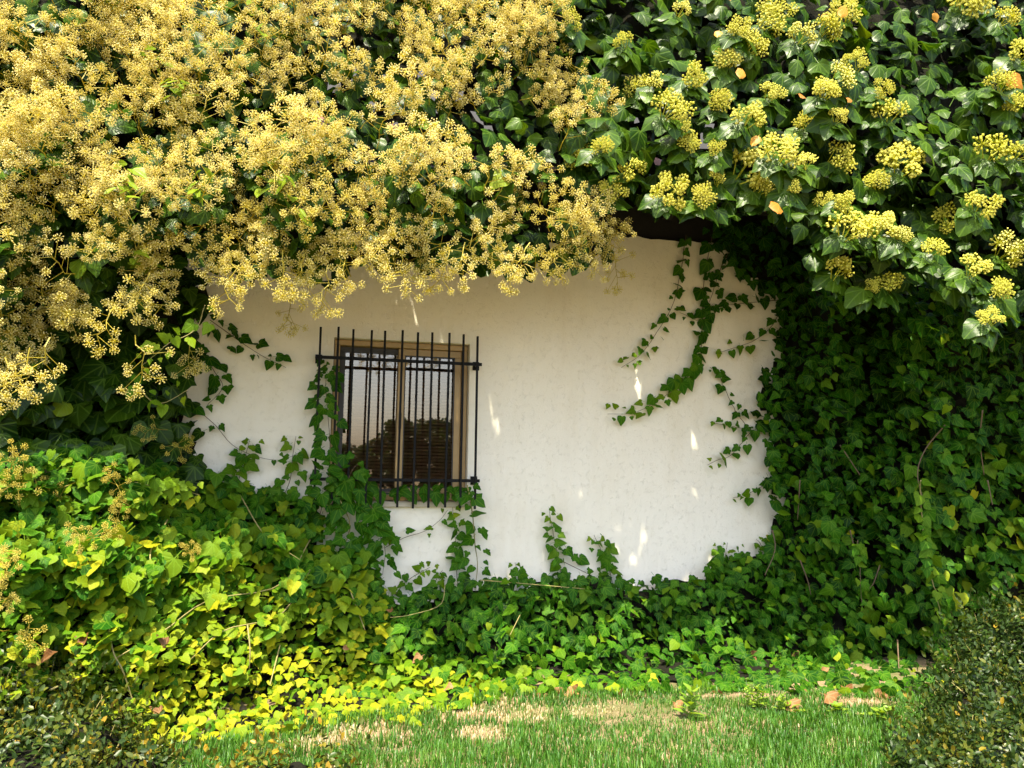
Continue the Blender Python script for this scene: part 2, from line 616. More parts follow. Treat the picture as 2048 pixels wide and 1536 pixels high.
def leaf_stuff(parent, tpls, idx, M, P, S, tint, mat, name='foliage'):
    o0 = np.array(parent.location)
    v, f, u, t = merge(tpls, idx, M, P - o0, S, tint)
    o = obj(name, mesh_np(name, v, f, mat, uv=u, tint=t), parent)
    o.color = (0, 0, 0, 1)
    o['kind'] = 'stuff'
    return o


# ------------------------------------------------------------------ masses of ivy
EDGE = np.array([(-600, 1700), (0, 1640), (200, 1560), (330, 1512), (440, 1478), (560, 1463), (640, 1446), (760, 1428), (880, 1424), (930, 1405), (1000, 1396), (1060, 1388), (1180, 1384), (1300, 1388), (1400, 1384), (1600, 1388), (1700, 1395), (1800, 1405), (1900, 1400), (2600, 1380)], float)
def sample_px(poly, spacing, g, jitter=0.45):
    poly = np.asarray(poly, float)
    x0, y0 = poly.min(0); x1, y1 = poly.max(0)
    xs = np.arange(x0, x1, spacing); ys = np.arange(y0, y1, spacing * 0.87)
    X, Y = np.meshgrid(xs, ys)
    X = X + (np.arange(len(ys)) % 2)[:, None] * spacing / 2
    X = X + g.uniform(-jitter, jitter, X.shape) * spacing
    Y = Y + g.uniform(-jitter, jitter, Y.shape) * spacing
    X, Y = X.ravel(), Y.ravel()
    k = inside(poly, X, Y)
    return X[k], Y[k]


def mass(parent, poly, cps, layers, tpls, mat, seed, normal, nj, tintf, sizef=None, n_parts=300, bump=0.12, bscale=170, gaps=0.0,
         gscale=130, droop=1.0, lift=0.0, edge=False, holes=(), wob=None):
    """leaves over the front of a mass: layers = [(spacing px, depth behind the front, leaf length range)]"""
    g = np.random.default_rng(seed)
    wob = wob or Wob(seed, bscale)
    gap = Wob(seed + 50, gscale)
    allP, allM, allS, allT, allI, front = [], [], [], [], [], []
    for li, (sp, back, (s0, s1)) in enumerate(layers):
        x, y = sample_px(poly, sp, g)
        if gaps and li < 2:
            k = gap(x, y) > -1.6 + gaps - 0.35 * li
            x, y = x[k], y[k]
        for (hx, hy, hr) in holes:
            k = (x - hx) ** 2 + (y - hy) ** 2 > hr * hr
            x, y = x[k], y[k]
        d = interp(cps, x, y) + bump * wob(x, y) - back * g.uniform(0.6, 1.3, len(x)) + g.uniform(-0.02, 0.03, len(x))
        d = np.maximum(d, 0.03 + g.uniform(0, 0.03, len(x)))
        gd = ground_d(x, y)
        d = np.maximum(d, gd + g.uniform(0.02, 0.02 + lift, len(x)))
        if edge:
            ye = np.interp(x, EDGE[:, 0], EDGE[:, 1])
            d = np.minimum(d, np.maximum(gd, 0) + 0.04 + 0.006 * np.maximum(ye - y, 0) + g.uniform(0, 0.04, len(x)))
        P = at(x, y, d)
        n = np.asarray(normal(x, y, P), float) * np.ones((len(x), 1)) + g.normal(0, 1, (len(x), 3)) * nj
        t = np.array([0, -0.25, -1.0]) * droop + g.normal(0, 1, (len(x), 3)) * 0.6
        allP.append(P); allM.append(frames(n, t))
        allS.append(g.uniform(s0, s1, len(x)) * np.where(g.random(len(x)) < 0.2, 0.7, 1.0))
        if sizef is not None: allS[-1] = allS[-1] * sizef(x, y, g)
        tt = tintf(x, y, g) - 0.16 * li  # deeper layers get darker leaf colour, painting shade into the gaps
        allT.append(np.clip(tt, 0, 1)); allI.append(g.integers(0, len(tpls), len(x)))
        vis = (x > 0) & (x < 2048) & (y > 0) & (y < 1536)
        front.append(np.where(vis & (li == 0), allS[-1] / (P - CAM).dot(C_F), 0))
    P, M, S, T, I, fr = map(np.concatenate, (allP, allM, allS, allT, allI, front))
    # leaves hang from their base: shift so that the blade is centred on its place
    P = P - M[:, :, 1] * (S * 0.45)[:, None]
    order = np.argsort(-fr)
    a, b = order[:n_parts], order[n_parts:]
    leaf_objects(parent, tpls, I[a], M[a], P[a], S[a], T[a], mat)
    if len(b):
        leaf_stuff(parent, tpls, I[b], M[b], P[b], S[b], T[b], mat)
    return wob


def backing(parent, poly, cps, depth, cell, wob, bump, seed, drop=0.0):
    """near-black sheet added behind the leaves: paints gap shade and blocks the sun"""
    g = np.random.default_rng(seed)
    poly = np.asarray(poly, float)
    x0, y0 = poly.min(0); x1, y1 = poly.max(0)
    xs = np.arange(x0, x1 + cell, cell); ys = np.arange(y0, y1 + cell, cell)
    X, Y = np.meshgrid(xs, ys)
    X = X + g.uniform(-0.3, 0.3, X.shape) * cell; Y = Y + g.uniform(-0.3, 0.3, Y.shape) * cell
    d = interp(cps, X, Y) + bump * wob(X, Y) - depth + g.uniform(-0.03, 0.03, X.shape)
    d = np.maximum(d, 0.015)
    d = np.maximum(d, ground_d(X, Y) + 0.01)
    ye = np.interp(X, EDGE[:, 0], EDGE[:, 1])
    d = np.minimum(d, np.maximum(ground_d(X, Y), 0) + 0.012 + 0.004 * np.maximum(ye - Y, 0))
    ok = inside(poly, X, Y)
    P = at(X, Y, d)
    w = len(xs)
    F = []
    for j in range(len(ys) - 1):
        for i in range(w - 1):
            if ok[j, i] and ok[j, i + 1] and ok[j + 1, i] and ok[j + 1, i + 1] and (g.random() >= drop or Y[j, i] < 130 or X[j, i] < 600 or X[j, i] > 1650):  # dropped cells are added holes that let sun flecks onto the wall
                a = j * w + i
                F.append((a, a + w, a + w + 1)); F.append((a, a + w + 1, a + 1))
    o = obj('painted_shade_shell', mesh_np('painted_shade_shell', P.reshape(-1, 3) - np.array(parent.location), np.array(F), M_INNER, smooth=False), parent)
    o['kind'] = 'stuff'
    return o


def spline(pts, n):
    pts = [np.asarray(p, float) for p in pts]
    pts = [2 * pts[0] - pts[1]] + pts + [2 * pts[-1] - pts[-2]]
    out = []
    segs = len(pts) - 3
    for k in range(n):
        u = k / (n - 1) * segs
        i = min(int(u), segs - 1); u -= i
        p0, p1, p2, p3 = pts[i:i + 4]
        out.append(0.5 * ((2 * p1) + (p2 - p0) * u + (2 * p0 - 5 * p1 + 4 * p2 - p3) * u * u + (3 * p1 - p0 - 3 * p2 + p3) * u ** 3))
    return np.array(out)


# ------------------------------------------------------------------ ground
def build_ground():
    g = np.random.default_rng(11)
    xs = np.concatenate([np.linspace(-400, -8, 14), np.linspace(-7, 8, 90), np.linspace(9, 400, 14)])
    ys = np.concatenate([np.linspace(-400, -7, 14), np.linspace(-6, 1.0, 60), np.linspace(1.2, 60, 6)])
    X, Y = np.meshgrid(xs, ys)
    w = Wob(5, 1.6)
    near = (np.abs(X) < 8) & (Y > -7) & (Y < 1)
    Z = np.where(near, 0.012 * w(X, Y), 0.0)
    V = np.stack([X, Y, Z], -1).reshape(-1, 3)
    n = len(xs)
    F = []
    for j in range(len(ys) - 1):
        for i in range(n - 1):
            a = j * n + i
            F.append((a, a + 1, a + n + 1)); F.append((a, a + n + 1, a + n))
    o = obj('ground', mesh_np('ground', V, np.array(F), M_GROUND))
    tag(o, 'bare soil and turf under the ivy and lawn', kind='structure')


build_ground()

# ------------------------------------------------------------------ house: wall, eave, window, grille
W_TL = at1(664, 676, 0.0); W_BR = at1(938, 1001, 0.0)
WX0, WX1 = at1(662, 840, 0.0)[0], at1(937, 840, 0.0)[0]
WZ1, WZ0 = at1(800, 681, 0.0)[2], at1(800, 1003, 0.0)[2]
WALL_TOP = at1(1320, 478, 0.0)[2]
house = empty('house', (0, 0, 0), 'white stucco house wall with a barred window, half buried in ivy', 'house')


def build_wall():
    g = np.random.default_rng(4)
    x0, x1, z0, z1 = -4.2, 5.2, -0.15, WALL_TOP
    xs = np.unique(np.round(np.concatenate([np.linspace(x0, WX0, 70), np.linspace(WX0, WX1, 16), np.linspace(WX1, x1, 90)]), 4))
    zs = np.unique(np.round(np.concatenate([np.linspace(z0, WZ0, 22), np.linspace(WZ0, WZ1, 20), np.linspace(WZ1, z1, 22)]), 4))
    X, Z = np.meshgrid(xs, zs)
    w1, w2 = Wob(21, 0.9), Wob(22, 0.25)
    Y = 0.006 * w1(X, Z) + 0.0025 * w2(X, Z)
    Z2 = Z.copy()
    Z2[-1] += 0.012 * w2(X[-1] * 3, X[-1]) + g.uniform(-0.012, 0.008, len(xs))
    V = np.stack([X, Y, Z2], -1).reshape(-1, 3).tolist()
    n = len(xs)
    F = []
    eps = 1e-3
    for j in range(len(zs) - 1):
        for i in range(n - 1):
            cx, cz = (xs[i] + xs[i + 1]) / 2, (zs[j] + zs[j + 1]) / 2
            if WX0 < cx < WX1 and WZ0 < cz < WZ1: continue
            a = j * n + i
            F.append((a, a + 1, a + n + 1, a + n))
    # the reveal of the window opening, joined to the front
    ix0, ix1 = int(np.argmin(abs(xs - WX0))), int(np.argmin(abs(xs - WX1)))
    jz0, jz1 = int(np.argmin(abs(zs - WZ0))), int(np.argmin(abs(zs - WZ1)))
    ring = [(j, ix0) for j in range(jz0, jz1)] + [(jz1, i) for i in range(ix0, ix1)] + [(j, ix1) for j in range(jz1, jz0, -1)] + [(jz0, i) for i in range(ix1, ix0, -1)]
    b = len(V)
    for (j, i) in ring:
        p = V[j * n + i]
        V.append((p[0], 0.24, p[2]))
    L = len(ring)
    for k in range(L):
        k2 = (k + 1) % L
        F.append((ring[k][0] * n + ring[k][1], ring[k2][0] * n + ring[k2][1], b + k2, b + k))
    # top of the wall
    b = len(V)
    t = (len(zs) - 1) * n
    for i in range(n):
        V.append((xs[i], 0.24, V[t + i][2]))
    for i in range(n - 1):
        F.append((t + i, t + i + 1, b + i + 1, b + i))
    me = bpy.data.meshes.new('wall')
    me.from_pydata(V, [], F)
    me.polygons.foreach_set('use_smooth', np.full(len(me.polygons), True))
    me.materials.append(M_WALL)
    bm = bmesh.new(); bm.from_mesh(me)
    bmesh.ops.recalc_face_normals(bm, faces=bm.faces)
    for e in bm.edges:
        if len(e.link_faces) == 2 and e.calc_face_angle(0) > 0.6: e.smooth = False
    bm.to_mesh(me); bm.free()
    obj('wall', me, house)


build_wall()


def build_eave():
    # dark timber eave: soffit boards on rafters, under clay tiles
    T = WALL_TOP
    slope = R(38)
    M = Matrix.Translation((0, 0.05, T + 0.27)) @ Matrix.Rotation(slope, 4, 'X')
    m = MB()
    m.box(-4.2, 5.2, -0.24, 6.5, 0.06, 0.085, M)
    roof = obj('roof', m.mesh('roof', M_WOOD), house)
    for k in range(24):
        x = -4.1 + k * 0.40
        obj('rafter', MB().box(x, x + 0.07, -0.22, 1.2, -0.04, 0.058, M).mesh('rafter', M_WOOD), roof)
    tile = None
    for r in range(3):
        for k in range(46):
            x = -4.1 + k * 0.2
            if tile is None:
                pts = []
                mb = MB()
                n = 6
                for j, y in enumerate((0.0, 0.42)):
                    for i in range(n + 1):
                        a = math.pi * i / n
                        rr = 0.09 - 0.012 * j
                        mb.v.append((rr * math.cos(a), y, 0.06 * math.sin(a)))
                for i in range(n):
                    mb.f.append((i, i + 1, n + 1 + i + 1, n + 1 + i))
                tile = mb.mesh('roof_tile', M_TILE, smooth=True)
            o = bpy.data.objects.new('roof_tile', tile)
            o.matrix_basis = M @ Matrix.Translation((x, -0.28 + r * 0.34, 0.088 + 0.012 * ((k * 7) % 3) / 3)) @ Matrix.Rotation(random.uniform(-0.03, 0.03), 4, 'Z')
            link(o, roof)
    # masonry between wall head and roof boards, set back behind the wall face
    obj('wall_head', MB().box(-4.2, 5.2, 0.06, 0.22, T - 0.02, T + 0.36).mesh('wall_head', M_WOOD), house)


build_eave()


def frame_box(x0, x1, z0, z1, y0, y1, t):
    m = MB()
    m.box(x0, x1, y0, y1, z1 - t, z1)
    m.box(x0, x1, y0, y1, z0, z0 + t)
    m.box(x0, x0 + t, y0, y1, z0 + t, z1 - t)
    m.box(x1 - t, x1, y0, y1, z0 + t, z1 - t)
    return m


def build_window():
    xm = at1(801, 840, -0.08)[0]
    fr = frame_box(WX0 + 0.003, WX1 - 0.003, WZ0 + 0.003, WZ1 - 0.003, 0.055, 0.15, 0.035)
    win = obj('window', fr.mesh('window', M_FRAME, bevel=0.003), house)
    win['label'] = 'bronze framed sliding window with two panes'
    a0, a1, b0, b1 = WX0 + 0.038, WX1 - 0.038, WZ0 + 0.038, WZ1 - 0.038
    # left sash slides in the rear track, right sash in the front one
    s1 = obj('sash', frame_box(a0 + 0.001, xm + 0.02, b0 + 0.001, b1 - 0.001, 0.108, 0.132, 0.034).mesh('sash', M_FRAMED, bevel=0.002), win)
    s2 = obj('sash', frame_box(xm - 0.024, a1 - 0.001, b0 + 0.001, b1 - 0.001, 0.074, 0.100, 0.043).mesh('sash', M_FRAME, bevel=0.003), win)
    s1['label'] = 'dark left sash'
    s2['label'] = 'bronze right sash with pale stile'
    obj('pane', MB().box(a0 + 0.03, xm - 0.01, 0.118, 0.122, b0 + 0.03, b1 - 0.03).mesh('pane', M_GLASS), win)
    obj('pane', MB().box(xm + 0.012, a1 - 0.04, 0.085, 0.089, b0 + 0.04, b1 - 0.04).mesh('pane', M_GLASS), win)
    obj('gasket', frame_box(xm + 0.017, a1 - 0.042, b0 + 0.042, b1 - 0.042, 0.0725, 0.0845, 0.006).mesh('gasket', M_FRAMED), win)
    # track lip along the head and the bottom
    obj('track', MB().box(a0, a1, 0.100, 0.108, b1 - 0.02, b1 - 0.001).box(a0, a1, 0.100, 0.108, b0 + 0.001, b0 + 0.02).mesh('track', M_FRAMED), win)
    obj('handle', MB().box(xm - 0.012, xm + 0.004, 0.062, 0.074, (b0 + b1) / 2 - 0.05, (b0 + b1) / 2 + 0.05).mesh('handle', M_FRAMED, bevel=0.003), win)
    # horizontal blind inside
    n = 40
    dz = (b1 - b0 - 0.05) / n
    sm = None
    for k in range(n):
        if sm is None:
            M = Matrix.Rotation(R(38), 4, 'X')
            sm = MB().box(0, a1 - a0 - 0.02, -0.011, 0.011, -0.0008, 0.0008, M).mesh('slat', M_BLIND)
        o = obj('slat', sm, win, (a0 + 0.01, 0.185, b0 + 0.02 + k * dz))
    # dim room behind
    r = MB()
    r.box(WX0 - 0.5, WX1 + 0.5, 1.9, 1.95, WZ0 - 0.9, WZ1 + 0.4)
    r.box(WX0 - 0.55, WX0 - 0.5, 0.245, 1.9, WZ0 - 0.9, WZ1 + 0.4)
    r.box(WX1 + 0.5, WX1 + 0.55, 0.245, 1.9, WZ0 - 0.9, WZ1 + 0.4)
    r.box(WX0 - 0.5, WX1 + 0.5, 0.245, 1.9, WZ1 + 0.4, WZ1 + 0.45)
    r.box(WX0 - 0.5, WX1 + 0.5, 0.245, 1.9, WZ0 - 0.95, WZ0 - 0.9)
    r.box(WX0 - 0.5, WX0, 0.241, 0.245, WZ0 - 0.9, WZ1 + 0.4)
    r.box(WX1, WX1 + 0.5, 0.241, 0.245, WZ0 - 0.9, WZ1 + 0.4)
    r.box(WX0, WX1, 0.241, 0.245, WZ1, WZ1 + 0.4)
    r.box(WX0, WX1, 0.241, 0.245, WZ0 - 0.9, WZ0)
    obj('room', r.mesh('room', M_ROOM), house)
    # sill
    obj('sill', MB().box(WX0 - 0.02, WX1 + 0.02, -0.028, 0.054, WZ0 - 0.032, WZ0 + 0.001).mesh('sill', M_SILL, bevel=0.004), win)


build_window()


def build_grille():
    d = 0.10
    zt = (at1(645, 713.5, d)[2] + at1(955, 729, d)[2]) / 2
    zb = (at1(645, 959, d)[2] + at1(955, 961, d)[2]) / 2
    ztop = (at1(645, 654, d)[2] + at1(956, 671, d)[2]) / 2
    zbot = (at1(760, 1019, d)[2] + at1(950, 1014, d)[2]) / 2
    xl = at1(636.5, 835, d)[0]; xr = at1(953.5, 835, d)[0]
    h = 0.0065
    cl, cr = at1(632, 713, d)[0] - 0.005, at1(964, 729, d)[0]
    m = MB()
    for x in (cl + 0.02, cr - 0.02):
        for z in (zt, zb):
            m.box(x - 0.008, x + 0.008, -d + 0.012, 0.03, z - 0.008, z + 0.008)
            m.box(x - 0.020, x + 0.020, -0.014, 0.0, z - 0.026, z + 0.026)
    gr = obj('window_grille', m.mesh('window_grille', M_IRON), house)
    gr['label'] = 'black iron security grille bolted over the window'
    for z in (zt, zb):
        obj('crossbar', MB().box(cl, cr, -d, -d + 0.011, z - 0.0095, z + 0.0095).mesh('crossbar', M_IRON, bevel=0.001), gr)
    bm_ = MB().box(-h, h, -2 * h, 0, zbot, ztop).mesh('bar', M_IRON, bevel=0.001)
    for k in range(11):
        x = xl + (xr - xl) * k / 10 + random.uniform(-0.0025, 0.0025)
        o = obj('bar', bm_, gr, (x, -d - 0.0005, random.uniform(-0.005, 0.005)))
        o.rotation_euler = (random.uniform(-0.004, 0.004), random.uniform(-0.004, 0.004), 0)


build_grille()


# ------------------------------------------------------------------ flowers
OCT_V = np.array([(1, 0, 0), (-1, 0, 0), (0, 1, 0), (0, -1, 0), (0, 0, 1), (0, 0, -1)], float)
OCT_F = np.array([(0, 2, 4), (2, 1, 4), (1, 3, 4), (3, 0, 4), (2, 0, 5), (1, 2, 5), (3, 1, 5), (0, 3, 5)])


def umbel(V, F, T, c, r, axis, nb, g, t0, t1, bud):
    """a ball of little stalks, each with a bud at its end"""
    axis = axis / np.linalg.norm(axis)
    for i in range(nb):
        z = 1 - 1.75 * (i + 0.5) / nb
        a = i * 2.39996 + g.uniform(-0.2, 0.2)
        s = math.sqrt(max(0, 1 - z * z))
        u = np.cross(axis, [0.3, 0.8, 0.52]); u /= np.linalg.norm(u)
        w = np.cross(axis, u)
        dr = axis * z + s * (math.cos(a) * u + math.sin(a) * w)
        e = c + dr * r * g.uniform(0.7, 1.12)
        side = np.cross(dr, [0.2, -0.5, 0.84]); side = side / (np.linalg.norm(side) + 1e-6) * r * 0.04
        b = sum(len(v) for v in V)
        V.append(np.array([c - side, c + side, e + side, e - side])); T.append(np.full(4, t0))
        F.append(np.array([(0, 1, 2), (0, 2, 3)]) + b)
        b += 4
        V.append(e + OCT_V * bud * g.uniform(0.8, 1.2)); T.append(np.full(6, t1) + g.uniform(-0.15, 0.1))
        F.append(OCT_F + b)


def stick(V, F, T, a, b, ra, rb, t):
    dr = (b - a) / np.linalg.norm(b - a)
    s = np.cross(dr, [0.3, -0.5, 0.81]); s /= np.linalg.norm(s)
    w = np.cross(s, dr)
    k = sum(len(v) for v in V)
    ring = [math.cos(x) * s + math.sin(x) * w for x in (0, 2.094, 4.189)]
    V.append(np.array([a + q * ra for q in ring] + [b + q * rb for q in ring])); T.append(np.full(6, t))
    F.append(np.array([(0, 1, 4), (0, 4, 3), (1, 2, 5), (1, 5, 4), (2, 0, 3), (2, 3, 5)]) + k)


def spray_mesh(seed, n_umb, mat, length=0.24, spread=0.10, r=0.0245, nb=23, bud=0.0039):
    """an airy spray: stalk along +Z with side stalks that end in umbels"""
    g = np.random.default_rng(seed)
    V, F, T = [], [], []
    pts = [np.zeros(3)]
    for k in range(1, 6):
        pts.append(np.array([g.normal(0, 0.012) * k / 2, g.normal(0, 0.012) * k / 2, length * k / 5]))
    for a, b, k in zip(pts[:-1], pts[1:], range(5)):
        stick(V, F, T, a, b, 0.0032 - 0.0003 * k, 0.0030 - 0.0003 * k, 0.25)
    for i in range(n_umb):
        u = 0.25 + 0.75 * (i + 0.5) / n_umb
        a = i * 2.4 + g.uniform(-0.4, 0.4)
        p = pts[0] * (1 - u) + pts[-1] * u
        k = min(int(u * 5), 4)
        p = pts[k] + (pts[k + 1] - pts[k]) * (u * 5 - k)
        L = spread * g.uniform(0.55, 1.15) * (1.1 - 0.35 * u)
        dr = np.array([math.cos(a), math.sin(a), g.uniform(0.1, 0.8)])
        e = p + dr / np.linalg.norm(dr) * L
        stick(V, F, T, p, e, 0.0019, 0.0016, 0.3)
        umbel(V, F, T, e, r * g.uniform(0.75, 1.1), dr, nb, g, 0.48, 0.85, bud)
    dr = np.array([0, 0, 1.0])
    umbel(V, F, T, pts[-1] + dr * 0.01, r * 1.15, dr, nb + 3, g, 0.38, 0.85, bud)
    return mesh_np('flower_spray', np.concatenate(V), np.concatenate(F), mat, tint=np.concatenate(T) - 0.3, smooth=False)


def head_mesh(seed, mat, n=6, rad=0.045, r=0.028, nb=26, bud=0.0052):
    """a dense domed cluster of umbels, the dome towards +Z"""
    g = np.random.default_rng(seed)
    V, F, T = [], [], []
    for i in range(n):
        z = 1 - 1.0 * (i + 0.5) / n
        a = i * 2.4 + g.uniform(-0.3, 0.3)
        s = math.sqrt(max(0, 1 - z * z))
        dr = np.array([s * math.cos(a), s * math.sin(a), z * 0.8 + 0.1])
        e = dr * rad * g.uniform(0.8, 1.2)
        stick(V, F, T, np.array([0, 0, -0.05]), e, 0.002, 0.0018, 0.25)
        umbel(V, F, T, e, r * g.uniform(0.85, 1.15), dr + [0, 0, 0.4], nb, g, 0.3, 0.68, bud)
    return mesh_np('flower_head', np.concatenate(V), np.concatenate(F), mat, tint=np.clip(np.concatenate(T), 0, 1), smooth=False)


SPRAYS = [spray_mesh(100 + k, 8 + k % 4, M_FLOWER, 0.22 + 0.02 * (k % 3), 0.10 + 0.014 * (k % 3)) for k in range(7)]
HEADS = [head_mesh(200 + k, M_HEAD, 4 + k % 5, rad=0.040 + 0.005 * (k % 4), r=0.022 + 0.003 * (k % 3)) for k in range(9)]


def put(me, name, parent, P, z_axis, scale, tint=0.0):
    z = unit(np.asarray(z_axis, float))
    x = unit(np.cross(np.array([0.0, 0.3, 1.0]), z) + 1e-4)
    a = random.uniform(0, 6.28)
    y = np.cross(z, x)
    x, y = math.cos(a) * x + math.sin(a) * y, -math.sin(a) * x + math.cos(a) * y
    p = np.asarray(P) - np.array(parent.location)
    o = bpy.data.objects.new(name, me)
    o.matrix_basis = Matrix(((x[0] * scale, y[0] * scale, z[0] * scale, p[0]), (x[1] * scale, y[1] * scale, z[1] * scale, p[1]),
                             (x[2] * scale, y[2] * scale, z[2] * scale, p[2]), (0, 0, 0, 1)))
    o.color = (tint, 0, 0, 1)
    return link(o, parent)


# ------------------------------------------------------------------ flowering ivy over the eave (left and centre)
POLY_FLOWER = [(-330, -260), (1135, -260), (1140, 60), (1165, 200), (1215, 250), (1130, 330), (1110, 400), (1190, 430), (1240, 470),
               (1225, 520), (1160, 545), (1060, 550), (940, 535), (820, 540), (720, 535), (640, 570), (560, 540), (500, 560), (440, 545), (370, 530),
               (330, 560), (290, 610), (230, 580), (170, 640), (100, 690), (40, 760), (-60, 790), (-330, 820)]
CP_FLOWER = [(-300, 800, 1.15), (0, 760, 1.10), (200, 600, 1.10), (400, 520, 1.15), (650, 540, 1.22), (900, 520, 1.25), (1150, 500, 1.22),
             (-300, 400, 1.35), (0, 400, 1.30), (300, 400, 1.34), (600, 380, 1.45), (850, 350, 1.45), (1080, 350, 1.30), (1220, 450, 1.10),
             (-300, 100, 1.25), (0, 120, 1.15), (300, 150, 1.10), (700, 150, 1.10), (1050, 150, 1.15), (-300, -260, 0.3), (300, -260, 0.3), (700, -260, 0.3), (1130, -260, 0.4)]
fi = empty('flowering_ivy', (0, -0.9, 0.0), 'mature ivy hanging over the eave, smothered in airy pale yellow flower sprays', 'ivy')


def n_canopy(x, y, P):
    return np.array([0.0, -0.85, 0.55])


def t_dark(m, s):
    return lambda x, y, g: g.normal(m, s, len(x))


CP_FLOWER = [(a, b, c - 0.22 if b > 0 else c) for a, b, c in CP_FLOWER]
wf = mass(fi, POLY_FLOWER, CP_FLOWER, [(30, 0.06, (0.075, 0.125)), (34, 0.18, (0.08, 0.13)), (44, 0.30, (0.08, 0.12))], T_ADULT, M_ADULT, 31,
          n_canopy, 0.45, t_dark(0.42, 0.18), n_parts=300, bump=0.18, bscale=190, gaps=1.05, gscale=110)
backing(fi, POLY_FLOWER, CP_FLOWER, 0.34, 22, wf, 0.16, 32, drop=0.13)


HOLLOWS = ((720, 150, 60, 28), (180, 240, 70, 26), (560, 250, 60, 24), (90, 60, 50, 26), (620, 470, 60, 20), (880, 440, 50, 20), (130, 470, 60, 22), (760, 130, 35, 80), (960, 270, 70, 30), (1010, 330, 60, 30), (450, 330, 90, 20), (250, 320, 40, 30), (420, 20, 30, 40), (250, 540, 60, 30), (340, 470, 60, 25), (860, 270, 60, 30), (1090, 330, 50, 60))


def flower_sprays():
    g = np.random.default_rng(33)
    x, y = sample_px(POLY_FLOWER, 47, g, 0.5)
    gapf = Wob(90, 190)
    keep = (gapf(x, y) > -0.8) & (y > -150) & (x > -220)
    # dark hollows of the canopy without flowers
    for hx, hy, rx, ry in HOLLOWS:
        keep &= ((x - hx) / rx) ** 2 + ((y - hy) / ry) ** 2 > 1
    x, y = x[keep], y[keep]
    k = g.permutation(len(x))[:300 - 24]
    x, y = x[k], y[k]
    d = interp(CP_FLOWER, x, y) + 0.16 * wf(x, y) - 0.02
    P = at(x, y, d)
    for i in range(len(x)):
        low = np.clip((y[i] - 380) / 200, 0, 1)
        ax = np.array([g.normal(0, 0.5), -0.9 + g.normal(0, 0.25), 0.55 - 0.9 * low + g.normal(0, 0.3)])
        sh = g.uniform(0.7, 1.1)
        Pi = P[i] - unit(ax) * 0.05
        put(SPRAYS[g.integers(0, len(SPRAYS))], 'flower_spray', fi, Pi, ax, sh, np.clip(0.40 + 0.14 * gapf(x[i:i+1], y[i:i+1])[0] + g.uniform(-0.15, 0.15), 0.1, 1))
    hang = [(478, 575, 1.2), (455, 540, 1.2), (565, 545, 1.25), (610, 555, 1.25), (655, 575, 1.25), (690, 545, 1.2), (800, 545, 1.2), (900, 545, 1.25), (930, 530, 1.25),
            (1030, 545, 1.25), (1060, 530, 1.2), (1130, 520, 1.0), (1180, 520, 0.9), (1215, 540, 0.55), (1225, 500, 0.8), (300, 590, 1.2), (270, 715, 1.1), (230, 655, 1.2),
            (60, 740, 1.3), (100, 720, 1.3), (10, 760, 1.3), (580, 640, 0.45), (745, 520, 1.2), (380, 720, 0.6)]
    for (px, py, dd) in hang:
        put(SPRAYS[g.integers(0, len(SPRAYS))], 'flower_spray', fi, at1(px, py - 45, dd), (g.normal(0, 0.25), -0.25, -1.0), 0.9, g.uniform(0.25, 0.45))


flower_sprays()


def blossom():
    # the flowers between and behind the larger sprays, past what one can pick apart
    g = np.random.default_rng(35)
    x, y = sample_px(POLY_FLOWER, 56, g, 0.5)
    far = Wob(91, 160)
    k = (far(x, y) > -0.5) & (y > -200) & (x > -300)
    for hx, hy, rx, ry in HOLLOWS:
        k &= ((x - hx) / rx) ** 2 + ((y - hy) / ry) ** 2 > 1
    x, y = x[k], y[k]
    P = at(x, y, interp(CP_FLOWER, x, y) + 0.16 * wf(x, y) - 0.06)
    Vs, Fs, Ts, base = [], [], [], 0
    arr = []
    for me in SPRAYS[:4]:
        v = np.empty(len(me.vertices) * 3, np.float32); me.vertices.foreach_get('co', v)
        f = np.empty(len(me.polygons) * 3, np.int32); me.polygons.foreach_get('vertices', f)
        t = np.empty(len(me.vertices), np.float32); me.attributes['tint'].data.foreach_get('value', t)
        arr.append((v.reshape(-1, 3), f.reshape(-1, 3), t))
    for i in range(len(x)):
        v, f, t = arr[g.integers(0, 4)]
        low = np.clip((y[i] - 400) / 200, 0, 1)
        ax = unit(np.array([g.normal(0, 0.5), -0.9, 0.6 - 0.7 * low + g.normal(0, 0.3)]))
        M = frames(ax[None], g.normal(0, 1, (1, 3)))[0]
        Vs.append(v @ M.T * g.uniform(0.75, 1.05) + P[i] - np.array(fi.location)); Fs.append(f + base); Ts.append(t + g.uniform(0.2, 0.5))
        base += len(v)
    o = obj('blossom', mesh_np('blossom', np.concatenate(Vs), np.concatenate(Fs), M_FLOWER, tint=np.concatenate(Ts), smooth=False), fi)
    o.color = (0, 0, 0, 1)
    o['kind'] = 'stuff'


blossom()


def shoots(parent, spots, seed, tpls, mat, dfun, n=9, size=(0.05, 0.085), tint=(0.8, 1.0)):
    """fresh pale shoots that stand out of the dark mass"""
    g = np.random.default_rng(seed)
    P, N, Tv, S, T = [], [], [], [], []
    for (px, py, rx) in spots:
        for k in range(n):
            x, y = px + g.normal(0, rx), py + g.normal(0, rx * 1.1)
            P.append(at1(x, y, dfun(x, y) + g.uniform(0.0, 0.08)))
            N.append((g.normal(0, 0.5), -0.6, 0.8 + g.normal(0, 0.3))); Tv.append((g.normal(0, 0.8), -0.3, -0.6 + g.normal(0, 0.5)))
            S.append(g.uniform(*size)); T.append(g.uniform(*tint))
    P, N, Tv, S, T = map(np.array, (P, N, Tv, S, T))
    leaf_objects(parent, tpls, g.integers(0, len(tpls), len(P)), frames(N, Tv), P, S, T, mat)


